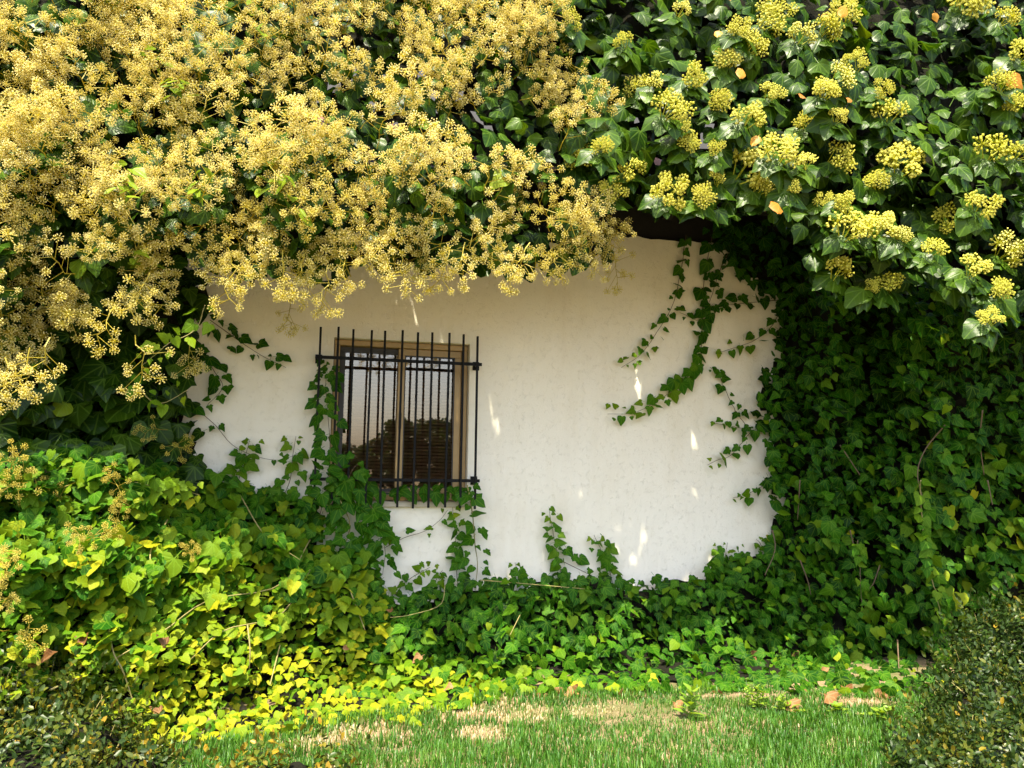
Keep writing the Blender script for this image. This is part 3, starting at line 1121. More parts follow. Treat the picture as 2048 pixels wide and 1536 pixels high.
def dflow(x, y):
    return float(interp(CP_FLOWER, np.array([x]), np.array([y]))[0] + 0.16 * wf(np.array([x]), np.array([y]))[0]) + 0.06


shoots(fi, [(245, 360, 22), (262, 405, 22), (590, 395, 26), (560, 350, 15), (510, 35, 20), (310, 125, 18), (350, 180, 18), (365, 165, 14), (310, 525, 20), (1110, 225, 14), (400, 370, 12)], 34, T_SHOOT, M_ADULT, dflow, 7)

# ------------------------------------------------------------------ glossy ivy with dense heads (right canopy)
POLY_GLOSSY = [(1120, -260), (2420, -260), (2420, 700), (2200, 690), (2060, 640), (1990, 640), (1900, 600), (1850, 560), (1760, 585), (1700, 560), (1640, 560),
               (1600, 480), (1540, 430), (1470, 440), (1400, 425), (1300, 430), (1230, 405), (1150, 395), (1115, 350), (1130, 300), (1200, 260), (1150, 180), (1135, 60)]
POLY_SEAM = [(1000, -260), (1300, -260), (1300, 200), (1290, 425), (1120, 440), (1020, 400), (960, 300), (960, 100)]
CP_GLOSSY = [(1150, 380, 1.15), (1300, 420, 1.20), (1480, 420, 1.30), (1600, 470, 1.35), (1700, 560, 1.40), (1900, 590, 1.55), (2100, 640, 1.70), (2400, 690, 1.8),
             (1200, 250, 1.20), (1400, 250, 1.30), (1700, 280, 1.40), (2000, 300, 1.60), (2400, 300, 1.8), (1200, 50, 0.95), (1500, 50, 1.05), (1900, 50, 1.25), (2300, 50, 1.4),
             (1200, -260, 0.3), (1600, -260, 0.4), (2000, -260, 0.5), (2400, -260, 0.6)]
gi = empty('glossy_ivy', (2.2, -1.0, 0.0), 'large glossy dark ivy mound over the eave with dense chartreuse flower heads', 'ivy')
CP_GLOSSY = [(a, b, c - 0.12 if b > 0 else c) for a, b, c in CP_GLOSSY]
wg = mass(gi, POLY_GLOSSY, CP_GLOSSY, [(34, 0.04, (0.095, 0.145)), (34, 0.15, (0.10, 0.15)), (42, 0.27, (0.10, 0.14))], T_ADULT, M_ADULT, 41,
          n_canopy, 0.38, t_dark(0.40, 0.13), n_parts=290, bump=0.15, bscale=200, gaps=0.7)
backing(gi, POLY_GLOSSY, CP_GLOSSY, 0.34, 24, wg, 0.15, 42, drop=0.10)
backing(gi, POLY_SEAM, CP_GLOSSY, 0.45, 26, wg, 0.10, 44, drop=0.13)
HEAD_SPOTS = [(1360, 20, 45), (1480, 60, 55), (1530, 45, 60), (1500, 95, 50), (1455, 125, 50), (1560, 30, 45), (1600, 75, 45), (1690, 30, 60), (1655, 60, 50), (1310, 165, 50), (1380, 155, 50),
              (1275, 180, 40), (1540, 190, 50), (1650, 185, 45), (1680, 155, 45), (1712, 130, 45), (1765, 180, 40), (1440, 205, 40), (1490, 238, 60), (1610, 250, 45), (1340, 225, 60), (1360, 265, 50),
              (1378, 290, 45), (1780, 230, 55), (1675, 235, 36), (1155, 320, 50), (1205, 295, 40), (1265, 340, 50), (1430, 300, 36), (1675, 320, 60), (1800, 330, 60), (1755, 365, 45), (1610, 325, 36),
              (1490, 345, 70), (1560, 312, 55), (1520, 375, 55), (1435, 360, 36), (1585, 375, 36), (1225, 388, 45), (1335, 390, 55), (1402, 395, 40), (1990, 310, 65), (2042, 310, 45), (1650, 405, 36),
              (1690, 405, 32), (1960, 412, 55), (1895, 440, 50), (1700, 465, 55), (1755, 460, 55), (1802, 470, 40), (1860, 500, 42), (1945, 540, 60), (2010, 505, 50), (1995, 580, 50), (1680, 545, 50),
              (1780, 572, 45), (1740, 575, 28), (1980, 640, 42), (1940, 12, 60), (2010, 40, 50), (2038, 110, 45), (2000, 170, 36), (2032, 212, 42), (1250, 85, 36), (1140, 40, 38), (2120, 420, 60), (2180, 200, 55), (2140, 560, 55), (2230, 480, 50)]


def glossy_heads():
    g = np.random.default_rng(43)
    P, N, Tv, S, T = [], [], [], [], []
    for i, (px, py, sz) in enumerate(HEAD_SPOTS):
        d = float(interp(CP_GLOSSY, np.array([px]), np.array([py]))[0] + 0.15 * wg(np.array([px]), np.array([py]))[0]) + 0.075
        p = at1(px, py, d)
        dep = (p - CAM) @ C_F
        r = sz / FPX * dep / 2
        put(HEADS[i % len(HEADS)], 'flower_head', gi, p, (g.normal(0, 0.4), -0.75, 0.6 + g.normal(0, 0.3)), r / 0.049 * g.uniform(0.75, 1.15), g.uniform(0.0, 0.3))
        for k in range(5):
            a = -math.pi / 2 + (k - 2) * 0.62 + g.normal(0, 0.15)
            t = np.array([math.cos(a), -0.35, math.sin(a)])
            nrm = np.array([math.cos(a) * 0.35, -0.8, 0.55 + 0.2 * g.normal()])
            P.append(p + np.array([0, 0.035, 0]) + t * r * 0.45); N.append(nrm); Tv.append(t)
            S.append(g.uniform(0.10, 0.145)); T.append(np.clip(g.normal(0.5, 0.1), 0, 1))
    P, N, Tv, S, T = map(np.array, (P, N, Tv, S, T))
    leaf_stuff(gi, T_ADULT, g.integers(0, len(T_ADULT), len(P)), frames(N, Tv), P, S, T, M_ADULT)
    P, N, Tv, S = [], [], [], []
    for (px, py, s) in ((1556, 425, 0.105), (1486, 158, 0.08), (1692, 32, 0.09), (1655, 48, 0.07), (1516, 290, 0.08), (1438, 80, 0.06), (1448, 5, 0.08), (2020, 170, 0.11), (1872, 45, 0.06), (1600, 205, 0.06), (1700, 215, 0.05)):
        d = float(interp(CP_GLOSSY, np.array([px]), np.array([py]))[0]) + 0.17
        P.append(at1(px, py - 18, d)); N.append((g.normal(0, 0.5), -0.9, 0.3 + g.normal(0, 0.3))); Tv.append((g.normal(0, 0.5), -0.1, -1)); S.append(s * 0.85)
    P, N, Tv, S = map(np.array, (P, N, Tv, S))
    n0 = set(gi.children)
    leaf_objects(gi, T_ADULT, g.integers(0, 4, len(P)), frames(N, Tv), P, S, g.uniform(0, 1, len(P)), M_ORANGE)
    for o in gi.children:
        if o not in n0: o['label'] = 'orange autumn leaf'


glossy_heads()

# ------------------------------------------------------------------ ivy on the wall to the left and to the right
POLY_LEFT = [(-330, 700), (0, 640), (150, 560), (330, 520), (420, 560), (425, 610), (380, 660), (400, 720), (370, 780), (395, 860), (410, 950), (380, 1010), (200, 1010), (-330, 1010)]
CP_LEFT = [(-300, 800, 1.10), (0, 800, 0.80), (200, 800, 0.50), (350, 750, 0.22), (410, 650, 0.12), (410, 900, 0.12), (0, 980, 1.15), (200, 980, 0.80), (380, 990, 0.30), (150, 580, 0.7), (350, 560, 0.35)]
li_ = empty('wall_ivy', (-2.3, -0.3, 0.0), 'dark shaded ivy climbing the wall left of the window', 'ivy')
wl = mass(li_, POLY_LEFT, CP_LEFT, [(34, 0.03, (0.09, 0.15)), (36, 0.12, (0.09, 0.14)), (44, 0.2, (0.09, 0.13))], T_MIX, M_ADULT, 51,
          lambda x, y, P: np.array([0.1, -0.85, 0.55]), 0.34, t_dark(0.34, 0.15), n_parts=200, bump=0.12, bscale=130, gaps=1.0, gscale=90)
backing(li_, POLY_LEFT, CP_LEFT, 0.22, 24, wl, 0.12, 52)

POLY_RIGHT = [(1400, 455), (1560, 440), (1700, 520), (2060, 600), (2420, 640), (2420, 1260), (2100, 1300), (1960, 1380), (1900, 1408), (1840, 1404), (1760, 1398), (1640, 1388), (1560, 1360), (1540, 1180),
              (1535, 1090), (1545, 1030), (1535, 960), (1530, 880), (1510, 840), (1520, 770), (1550, 700), (1560, 640), (1550, 610), (1480, 560), (1460, 520)]
CP_RIGHT = [(1440, 480, 0.06), (1540, 520, 0.14), (1560, 650, 0.10), (1540, 850, 0.10), (1545, 1050, 0.12), (1560, 1200, 0.25), (1700, 560, 0.95), (1700, 700, 0.6), (1700, 850, 0.45), (1700, 1100, 0.45), (1680, 1330, 0.6),
            (1900, 650, 1.25), (1900, 780, 0.95), (1900, 950, 0.80), (1900, 1150, 0.75), (1900, 1330, 0.7), (2060, 800, 0.95), (2060, 1150, 0.9), (2400, 800, 1.2), (2400, 1200, 1.2)]
ri = empty('wall_ivy', (2.9, -0.4, 0.0), 'tall curtain of dark green ivy covering the wall right of the bare plaster', 'ivy')


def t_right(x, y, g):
    return g.normal(0.31, 0.17, len(x)) + 0.20 * np.clip((y - 800) / 400, 0, 1) + 0.10 * np.clip((x - 1800) / 200, 0, 1) * (y > 900)  # leaf colour darker towards the top, painting in the canopy's shade


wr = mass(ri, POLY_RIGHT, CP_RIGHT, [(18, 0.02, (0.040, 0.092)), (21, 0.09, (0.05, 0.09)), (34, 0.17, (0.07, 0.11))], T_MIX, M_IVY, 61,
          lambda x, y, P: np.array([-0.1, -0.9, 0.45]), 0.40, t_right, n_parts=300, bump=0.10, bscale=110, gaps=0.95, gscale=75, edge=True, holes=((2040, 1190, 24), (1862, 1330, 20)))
backing(ri, POLY_RIGHT, CP_RIGHT, 0.20, 24, wr, 0.10, 62)

# ------------------------------------------------------------------ ivy bed along the foot of the wall and sunlit mound at the left
POLY_BED = [(735, 1160), (780, 1195), (840, 1185), (900, 1172), (960, 1165), (1080, 1160), (1160, 1160), (1250, 1162), (1330, 1160), (1400, 1150), (1440, 1115), (1500, 1110), (1540, 1095), (1600, 1150), (1640, 1250), (1660, 1370), (1600, 1390),
            (1480, 1378), (1340, 1382), (1240, 1388), (1170, 1380), (1060, 1385), (1000, 1400), (900, 1420), (820, 1430), (700, 1380), (690, 1250)]
CP_BED = [(760, 1170, 0.25), (900, 1175, 0.22), (1100, 1165, 0.18), (1300, 1165, 0.18), (1450, 1120, 0.15), (1550, 1110, 0.15), (750, 1260, 0.42), (900, 1260, 0.36), (1100, 1260, 0.30), (1300, 1260, 0.30), (1500, 1250, 0.30), (1640, 1300, 0.5),
          (800, 1350, 0.75), (1000, 1340, 0.60), (1200, 1340, 0.55), (1450, 1340, 0.55), (900, 1420, 0.9), (1100, 1385, 0.75), (1400, 1380, 0.7)]
be = empty('ivy_bed', (0.9, -0.4, 0.0), 'low bank of shaded ivy along the foot of the white wall', 'ivy')


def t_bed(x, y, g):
    return g.normal(0.43, 0.15, len(x)) + 0.45 * np.clip((y - 1290 - 0.10 * (x - 800)) / 80, 0, 1)  # yellower leaf colour below a slanting line paints the sunlit band


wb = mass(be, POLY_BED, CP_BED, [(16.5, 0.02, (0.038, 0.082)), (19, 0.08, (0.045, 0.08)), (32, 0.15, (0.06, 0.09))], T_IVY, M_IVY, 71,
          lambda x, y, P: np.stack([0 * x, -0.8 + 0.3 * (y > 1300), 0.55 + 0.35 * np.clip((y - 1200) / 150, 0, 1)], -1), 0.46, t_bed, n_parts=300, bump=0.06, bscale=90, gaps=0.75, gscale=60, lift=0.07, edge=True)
backing(be, POLY_BED, CP_BED, 0.17, 22, wb, 0.06, 72)

POLY_MOUND = [(-330, 930), (0, 920), (180, 900), (330, 940), (420, 950), (480, 960), (560, 985), (620, 1000), (650, 1040), (640, 1090), (680, 1110), (720, 1100), (760, 1150), (770, 1190), (790, 1290), (860, 1400), (840, 1450), (760, 1432), (640, 1450), (560, 1465), (440, 1480), (380, 1490), (320, 1490), (250, 1470), (180, 1470), (-330, 1480)]
CP_MOUND = [(-300, 950, 1.5), (0, 950, 1.3), (200, 950, 0.90), (400, 970, 0.22), (550, 1000, 0.12), (650, 1060, 0.12), (740, 1160, 0.2), (-300, 1150, 1.7), (0, 1150, 1.55), (200, 1150, 1.3), (400, 1120, 0.85), (550, 1120, 0.5), (660, 1200, 0.5),
            (0, 1350, 1.6), (250, 1330, 1.3), (450, 1300, 0.9), (650, 1310, 0.58), (800, 1330, 0.55), (300, 1470, 1.3), (600, 1430, 1.0), (-300, 1500, 1.6)]
mo = empty('ivy_mound', (-1.6, -0.9, 0.0), 'sunlit mound of yellow green ivy spilling onto the lawn below the window', 'ivy')


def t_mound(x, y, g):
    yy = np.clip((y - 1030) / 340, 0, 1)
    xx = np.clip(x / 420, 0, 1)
    return g.normal(0.57, 0.16, len(x)) + 0.40 * yy * (0.5 + 0.5 * xx)  # younger yellow leaves lower down, tint also raised to paint in sunlight


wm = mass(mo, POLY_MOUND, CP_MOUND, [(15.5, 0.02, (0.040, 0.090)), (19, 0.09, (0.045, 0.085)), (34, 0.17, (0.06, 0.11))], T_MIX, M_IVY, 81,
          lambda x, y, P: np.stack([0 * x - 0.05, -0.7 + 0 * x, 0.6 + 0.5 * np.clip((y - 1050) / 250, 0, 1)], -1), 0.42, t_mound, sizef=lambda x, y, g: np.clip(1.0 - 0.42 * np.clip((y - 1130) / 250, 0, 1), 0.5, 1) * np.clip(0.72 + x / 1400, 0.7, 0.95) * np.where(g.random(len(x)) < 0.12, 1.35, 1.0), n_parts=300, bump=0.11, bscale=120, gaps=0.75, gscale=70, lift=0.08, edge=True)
backing(mo, POLY_MOUND, CP_MOUND, 0.22, 24, wm, 0.11, 82)


def mound_flowers():
    g = np.random.default_rng(83)
    for (px, py) in ((55, 985), (100, 1000), (150, 985), (20, 960), (250, 1005), (275, 1030), (150, 1080), (170, 1100), (30, 1120), (50, 1140), (20, 1210), (55, 1250), (365, 1125), (345, 905), (335, 880), (20, 1280)):
        d = float(interp(CP_MOUND, np.array([px]), np.array([py]))[0]) + 0.08
        put(SPRAYS[g.integers(0, len(SPRAYS))], 'flower_spray', mo, at1(px, py - 20, d), (g.normal(0, 0.5), -0.7, -0.1 + g.normal(0, 0.3)), g.uniform(0.45, 0.65), 0.02)


mound_flowers()


def runners(parent, lines, seed, mat, cps, r=0.004, out=0.05):
    """bare stems seen on the front of a mass"""
    m = MB()
    o0 = np.array(parent.location)
    for ln in lines:
        ln = np.array(ln, float)
        d = interp(cps, ln[:, 0], ln[:, 1]) + out
        d = np.maximum(d, ground_d(ln[:, 0], ln[:, 1]) + 0.05)
        p = spline(at(ln[:, 0], ln[:, 1], d), 14) - o0
        m.tube(p, list(np.linspace(r, r * 0.6, 14)), 5)
        obj('stem', m.mesh('stem', mat, smooth=True), parent)
        m = MB()


runners(mo, [[(480, 990), (530, 1070), (600, 1120)], [(620, 1080), (560, 1170), (420, 1200), (330, 1260)], [(215, 1225), (225, 1300), (245, 1340), (265, 1400), (285, 1460)],
             [(335, 1040), (300, 1110), (330, 1180)], [(620, 1140), (560, 1230), (450, 1260), (380, 1320)], [(495, 1250), (500, 1300), (498, 1340)], [(560, 1290), (540, 1370)], [(100, 1380), (190, 1340), (260, 1300)], [(700, 1180), (730, 1260)]], 1, M_STEMY, CP_MOUND, 0.004, 0.02)
runners(ri, [[(1890, 850), (1850, 900), (1835, 950), (1850, 1010)], [(1965, 820), (1960, 880), (1968, 950)], [(1600, 1120), (1615, 1160), (1622, 1190)], [(1545, 1060), (1550, 1100), (1530, 1150)], [(1760, 1130), (1745, 1170), (1730, 1180)],
             [(1795, 1280), (1798, 1340)], [(1975, 960), (1985, 1010)], [(1680, 890), (1720, 950)], [(1600, 960), (1595, 1040)], [(1700, 1060), (1712, 1110)]], 2, M_STEM, CP_RIGHT, 0.0045, 0.015)
runners(be, [[(890, 1170), (880, 1210), (820, 1230), (780, 1235)], [(960, 1160), (1080, 1170), (1170, 1178)], [(1040, 1230), (1020, 1270)]], 3, M_STEMY, CP_BED, 0.003)


# ------------------------------------------------------------------ single vines on the plaster
def vine(label, line, n_leaf, size=(0.05, 0.085), d=0.03, tint=0.42, tip_tint=0.72, both=0.028, seed=0, r=0.0026, tip_down=True, group=None, stemmat=None):
    g = np.random.default_rng(1000 + seed)
    ln = np.array(line, float)
    dd = np.array([q[2] if len(q) > 2 else d for q in line]) if any(len(q) > 2 for q in line) else np.full(len(line), d)
    ln = np.array([q[:2] for q in line], float)
    pts = at(ln[:, 0], ln[:, 1], dd)
    n = max(12, 6 * len(line))
    c = spline(pts, n)
    c[:, 1] += g.normal(0, 0.003, n)
    root = empty('ivy_vine', c[0], label, 'ivy vine', group or 'ivy vines on the wall')
    obj('stem', MB().tube(c - c[0], list(np.linspace(r, r * 0.5, n)), 5).mesh('stem', stemmat or M_STEM, smooth=True), root)
    u = np.clip(np.linspace(0.03, 1.0, n_leaf) + g.normal(0, 0.35 / n_leaf, n_leaf), 0.01, 1.0)
    u = np.sort(u)
    k = np.clip((u * (n - 1)).astype(int), 0, n - 2)
    fr = (u * (n - 1) - k)[:, None]
    p = c[k] * (1 - fr) + c[k + 1] * fr
    tg = unit(c[np.minimum(k + 1, n - 1)] - c[np.maximum(k - 1, 0)])
    side = unit(np.cross(tg, np.array([0, 1.0, 0])))
    sg = np.where(np.arange(n_leaf) % 2 == 0, 1.0, -1.0)[:, None]
    off = side * sg * both * g.uniform(0.2, 1.7, (n_leaf, 1))
    P = p + off + np.stack([0 * u, -0.006 - g.uniform(0, 0.03, n_leaf), 0 * u], -1)
    N = np.array([0, -1.0, 0.4]) + g.normal(0, 0.42, (n_leaf, 3))
    T = (np.array([0, -0.2, -0.8]) if tip_down else np.array([0, -0.2, -0.3])) + 0.7 * side * sg + 0.25 * tg + g.normal(0, 0.3, (n_leaf, 3))
    S = g.uniform(*size, n_leaf) * np.where(g.random(n_leaf) < 0.22, 0.6, 1.0) * (1.0 - 0.5 * u ** 3)
    M = frames(N, T)
    P = P - M[:, :, 1] * (S * 0.3)[:, None]
    P[:, 1] = np.minimum(P[:, 1], -0.012)
    tt = np.clip(tint + (tip_tint - tint) * u ** 2 + g.normal(0, 0.07, n_leaf), 0, 1)
    leaf_objects(root, T_IVY, g.integers(0, len(T_IVY), n_leaf), M, P, S, tt, M_IVY)
    return root


VINES = [
    ('thin ivy vine trailing down left from the roof edge, longest gaps between leaves', [(1372, 470), (1362, 540), (1345, 610), (1310, 670), (1280, 710), (1243, 735)], 28, dict()),
    ('long leafy ivy vine sweeping down and left across the bare plaster', [(1425, 470), (1408, 560), (1405, 640), (1400, 710), (1370, 760), (1325, 795), (1270, 825), (1215, 828)], 44, dict(size=(0.065, 0.115), both=0.032)),
    ('short dark ivy branch crossing between the two hanging vines', [(1470, 480), (1440, 540), (1420, 600), (1400, 640), (1360, 625)], 20, dict(tint=0.25, tip_tint=0.35)),
    ('ivy vine reaching left below the corner with dark drooping leaves', [(1560, 600), (1500, 605), (1455, 610), (1425, 608)], 13, dict(size=(0.07, 0.10), tint=0.25, tip_tint=0.3)),
    ('ivy vine slanting down left from the curtain to a single tip leaf', [(1570, 600), (1545, 650), (1510, 680), (1470, 695), (1430, 708)], 15, dict()),
    ('small ivy vine climbing up left on a bare brown stem', [(1495, 855), (1470, 820), (1450, 780), (1435, 745), (1420, 735)], 13, dict(tint=0.3, tip_tint=0.45)),
    ('ivy twig pointing left from the curtain at mid height', [(1510, 862), (1480, 856), (1450, 850), (1420, 845)], 9, dict()),
    ('ivy twig hanging down left with one larger leaf at its end', [(1500, 865), (1480, 890), (1460, 912), (1435, 920), (1415, 930)], 11, dict()),
    ('lowest ivy twig poking left out of the right curtain', [(1560, 955), (1520, 975), (1490, 990), (1465, 996)], 11, dict()),
    ('dark ivy vine reaching right from the left ivy towards the window top', [(420, 640), (455, 665), (490, 690), (530, 715), (572, 735)], 19, dict(size=(0.05, 0.10), both=0.04, tint=0.22, tip_tint=0.3)),
    ('dark ivy twigs fanning out beside the left ivy edge', [(400, 700), (430, 745), (445, 775), (415, 810)], 13, dict(size=(0.06, 0.09), tint=0.28, tip_tint=0.4)),
    ('bare looping ivy stem with few leaves left of the window', [(395, 820), (430, 850), (465, 890), (510, 912), (560, 920), (600, 905)], 8, dict(tip_tint=0.5, r=0.002)),
    ('ivy sprig standing up on the plaster halfway to the window', [(470, 1000), (480, 950), (490, 915), (500, 878)], 18, dict(size=(0.055, 0.095), both=0.042, tint=0.5, tip_tint=0.7)),
    ('taller ivy sprig standing up nearest the window grille', [(560, 1010), (580, 960), (585, 915), (592, 872)], 18, dict(size=(0.055, 0.095), both=0.042, tint=0.5, tip_tint=0.7)),
    ('ivy vine climbing the left side of the window grille', [(640, 1030, 0.10), (655, 960, 0.11), (660, 890, 0.11), (655, 820, 0.10), (652, 760, 0.06), (668, 735, 0.0)], 52, dict(size=(0.065, 0.105), both=0.05, tint=0.42, tip_tint=0.4)),
    ('ivy shoot leaning over the lower left window pane', [(660, 1010, 0.13), (690, 970, 0.13), (705, 940, 0.13), (718, 925, 0.13)], 14, dict(size=(0.08, 0.115), both=0.05, tint=0.45, tip_tint=0.45)),
    ('row of broad ivy leaves lying along the window sill', [(650, 1000, 0.06), (720, 985, 0.05), (790, 985, 0.05), (850, 988, 0.05), (900, 985, 0.06), (940, 985, 0.09)], 24, dict(size=(0.085, 0.12), both=0.02, tint=0.42, tip_tint=0.42)),
    ('thick ivy strand hanging below the sill left end', [(680, 1000, 0.12), (700, 1050, 0.10), (690, 1110, 0.08), (740, 1160, 0.10)], 44, dict(size=(0.075, 0.115), both=0.07, tint=0.42, tip_tint=0.5, r=0.004, stemmat=M_STEMY)),
    ('ivy strand falling from under the grille middle to the bed', [(740, 1010, 0.12), (755, 1060, 0.09), (770, 1100, 0.07), (765, 1150, 0.08)], 28, dict(size=(0.07, 0.105), both=0.05, tint=0.42, tip_tint=0.5)),
    ('thin curved ivy twig with few leaves below the sill', [(770, 1095), (810, 1075), (850, 1062), (880, 1040), (895, 1020)], 8, dict(size=(0.045, 0.065), tint=0.55, r=0.002)),
    ('leafy ivy vine rising to the right end of the sill', [(915, 1175), (912, 1120), (910, 1070), (905, 1015)], 22, dict(size=(0.05, 0.08))),
    ('bare brown ivy stem hanging from the right end of the sill', [(935, 970, 0.13), (945, 1030, 0.08), (950, 1090, 0.05), (955, 1130, 0.04), (950, 1180, 0.08)], 18, dict(size=(0.07, 0.10), both=0.06, tint=0.42, tip_tint=0.45, r=0.0045, stemmat=M_STEMY)),
    ('tall slender ivy spike on the plaster right of the window', [(1125, 1165), (1115, 1110), (1105, 1060), (1098, 1018)], 24, dict(size=(0.05, 0.09), both=0.034, tint=0.5, tip_tint=0.65)),
    ('second ivy spike on the plaster, shorter, further right', [(1225, 1165), (1215, 1130), (1200, 1095), (1188, 1070)], 21, dict(size=(0.05, 0.09), both=0.038, tint=0.5, tip_tint=0.65)),
    ('leaning ivy shoot joining the two spikes at their foot', [(1120, 1120), (1150, 1135), (1180, 1150), (1200, 1165)], 12, dict(size=(0.05, 0.09), both=0.05, tint=0.42)),
    ('small ivy shoot at the bed edge left of the tall spike', [(1040, 1170), (1035, 1145), (1030, 1125)], 9, dict(size=(0.045, 0.07), tint=0.55)),
    ('ivy tuft rising above the bed at the right corner', [(1440, 1150), (1450, 1115), (1455, 1085)], 18, dict(size=(0.055, 0.085), both=0.06, tint=0.5)),
    ('small ivy tuft beside the right ivy curtain foot', [(1520, 1115), (1522, 1090), (1512, 1078)], 8, dict(size=(0.05, 0.07), tint=0.5)),
    ('ivy twig arching over the bare plaster lower left corner', [(790, 1190), (810, 1165), (840, 1145), (860, 1135)], 11, dict(size=(0.045, 0.07), tint=0.6)),
    ('upright ivy shoot at the bed edge below the sill', [(860, 1180), (875, 1155), (885, 1140)], 9, dict(size=(0.05, 0.07), tint=0.6)),
    ('leafy yellow green ivy runner hanging down the right curtain front', [(1840, 960, 0.85), (1845, 1040, 0.85), (1850, 1110, 0.85), (1870, 1180, 0.85), (1885, 1240, 0.85)], 34, dict(size=(0.06, 0.09), tint=0.62, tip_tint=0.6, r=0.004, stemmat=M_STEMY)),
    ('pale ivy runner dangling in the middle of the right curtain', [(1715, 1080, 0.62), (1718, 1120, 0.62), (1722, 1180, 0.62), (1725, 1230, 0.62)], 22, dict(size=(0.05, 0.075), tint=0.6, tip_tint=0.55)),
    ('sunlit ivy runner curving across the dark left ivy', [(410, 610, 0.9), (390, 660, 0.95), (340, 685, 1.0), (310, 710, 1.0), (285, 730, 1.0)], 15, dict(size=(0.05, 0.075), tint=0.75, tip_tint=0.85, stemmat=M_STEMY)),
    ('thin ivy runner looping low over the dark left ivy', [(270, 760, 0.75), (300, 800, 0.75), (330, 805, 0.75), (375, 780, 0.75)], 9, dict(size=(0.05, 0.075), tint=0.7, tip_tint=0.85, stemmat=M_STEMY)),
    ('pale sunlit ivy runner lying across the top of the mound', [(270, 965, 0.95), (320, 975, 0.9), (360, 980, 0.85), (400, 990, 0.8)], 20, dict(size=(0.05, 0.08), tint=0.68, tip_tint=0.85, stemmat=M_STEMY)),
]
for i, (lab, line, nl, kw) in enumerate(VINES):
    vine(lab, line, nl, seed=i, **kw)


# ------------------------------------------------------------------ boxwood bushes
def boxwood(name, label, poly_fn, spots, seed, n_shoots, leaf=(0.018, 0.030), group='boxwood bushes', tips=0.35, base_t=0.26):
    """spots: (x, y, radius, height) lobes; upright shoots with small paired leaves"""
    g = np.random.default_rng(seed)
    c0 = np.array([np.mean([s[0] for s in spots]), np.mean([s[1] for s in spots]), 0])
    root = empty(name, c0, label, 'bush', group)
    Ps, Ns, Ts, Ss, Tt = [], [], [], [], []
    stems = MB()
    wts = np.array([s[2] ** 2 for s in spots]); wts = wts / wts.sum()
    for k in range(n_shoots):
        s = spots[g.choice(len(spots), p=wts)]
        a = g.uniform(0, 6.28)
        cz = g.uniform(-0.15, 1.0)
        rr = math.sqrt(max(0.0, 1 - max(cz, 0) ** 2)) * g.uniform(0.78, 1.06)
        base = np.array([s[0] + s[2] * rr * math.cos(a), s[1] + s[2] * rr * math.sin(a), s[3] * (0.12 + 0.86 * max(cz, 0.0)) + 0.1 * min(cz, 0)])
        dr = unit(np.array([math.cos(a) * rr * 0.7 + g.normal(0, 0.25), math.sin(a) * rr * 0.7 + g.normal(0, 0.25), 0.75 + g.normal(0, 0.2)]))
        L = g.uniform(0.07, 0.15) if g.random() < 0.8 else g.uniform(0.16, 0.30)
        b0 = base - dr * min(L * 0.8, 0.12)
        b0[2] = max(b0[2], 0.02)
        if k % 5 == 0:
            stems.tube([b0 - c0, base + dr * L * 0.2 - c0], [0.0022, 0.001], 3)
        nl = int(g.integers(9, 15) * max(1.0, L / 0.14))
        tip = g.random() < tips
        for j in range(nl):
            u = j / (nl - 1)
            p = b0 + dr * L * u
            b = j * 2.4
            o = np.array([math.cos(b), math.sin(b), 0])
            t = unit(o * (0.9 - 0.5 * u) + dr * (0.5 + 0.6 * u))
            nrm = unit(dr + o * 0.1 + g.normal(0, 0.25, 3)) if u < 0.9 else unit(-o + dr * 0.3)
            Ps.append(p); Ns.append(nrm); Ts.append(t); Ss.append(g.uniform(*leaf))
            Tt.append(np.clip(g.normal(base_t, 0.13) + (0.42 * u if tip else 0.12 * u), 0, 1))
    Ps, Ns, Ts, Ss, Tt = map(np.array, (Ps, Ns, Ts, Ss, Tt))
    leaf_stuff(root, T_SMALL, np.zeros(len(Ps), int), frames(Ns, Ts), Ps, Ss, Tt, M_BOX)
    o = obj('stem', stems.mesh('stem', M_STEMY), root)
    o['kind'] = 'stuff'
    # twigs, then a near-black dome that paints the shade inside the bush
    for s in spots:
        m = MB()
        for q in range(26):
            a, zz = g.uniform(0, 6.28), g.uniform(0.2, 0.8)
            e = np.array([s[0] + 0.72 * s[2] * math.cos(a) * math.sqrt(1 - zz * zz), s[1] + 0.72 * s[2] * math.sin(a) * math.sqrt(1 - zz * zz), 0.78 * s[3] * zz])
            mid = np.array([s[0], s[1], 0]) * 0.4 + e * 0.6 + g.normal(0, 0.02, 3)
            m.tube([np.array([s[0], s[1], -0.01]) - c0, mid - c0, e - c0], [0.008, 0.005, 0.0025], 4)
        obj('branch', m.mesh('branch', M_BARK), root)
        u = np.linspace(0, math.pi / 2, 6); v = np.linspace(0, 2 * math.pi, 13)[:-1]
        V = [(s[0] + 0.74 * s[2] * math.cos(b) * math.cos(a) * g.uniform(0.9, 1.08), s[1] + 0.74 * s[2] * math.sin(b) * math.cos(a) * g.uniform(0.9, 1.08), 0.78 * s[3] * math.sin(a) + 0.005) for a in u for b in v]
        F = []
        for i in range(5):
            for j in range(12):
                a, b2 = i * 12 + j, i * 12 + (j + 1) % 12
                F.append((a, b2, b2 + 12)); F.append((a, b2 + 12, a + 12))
        h = obj('painted_shade_shell', mesh_np('painted_shade_shell', np.array(V) - c0, np.array(F), M_INNER), root)
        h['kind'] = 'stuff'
    return root


def gpt(px, py):
    d = ground_d(np.array([px]), np.array([py]))[0]
    return at1(px, py, d)


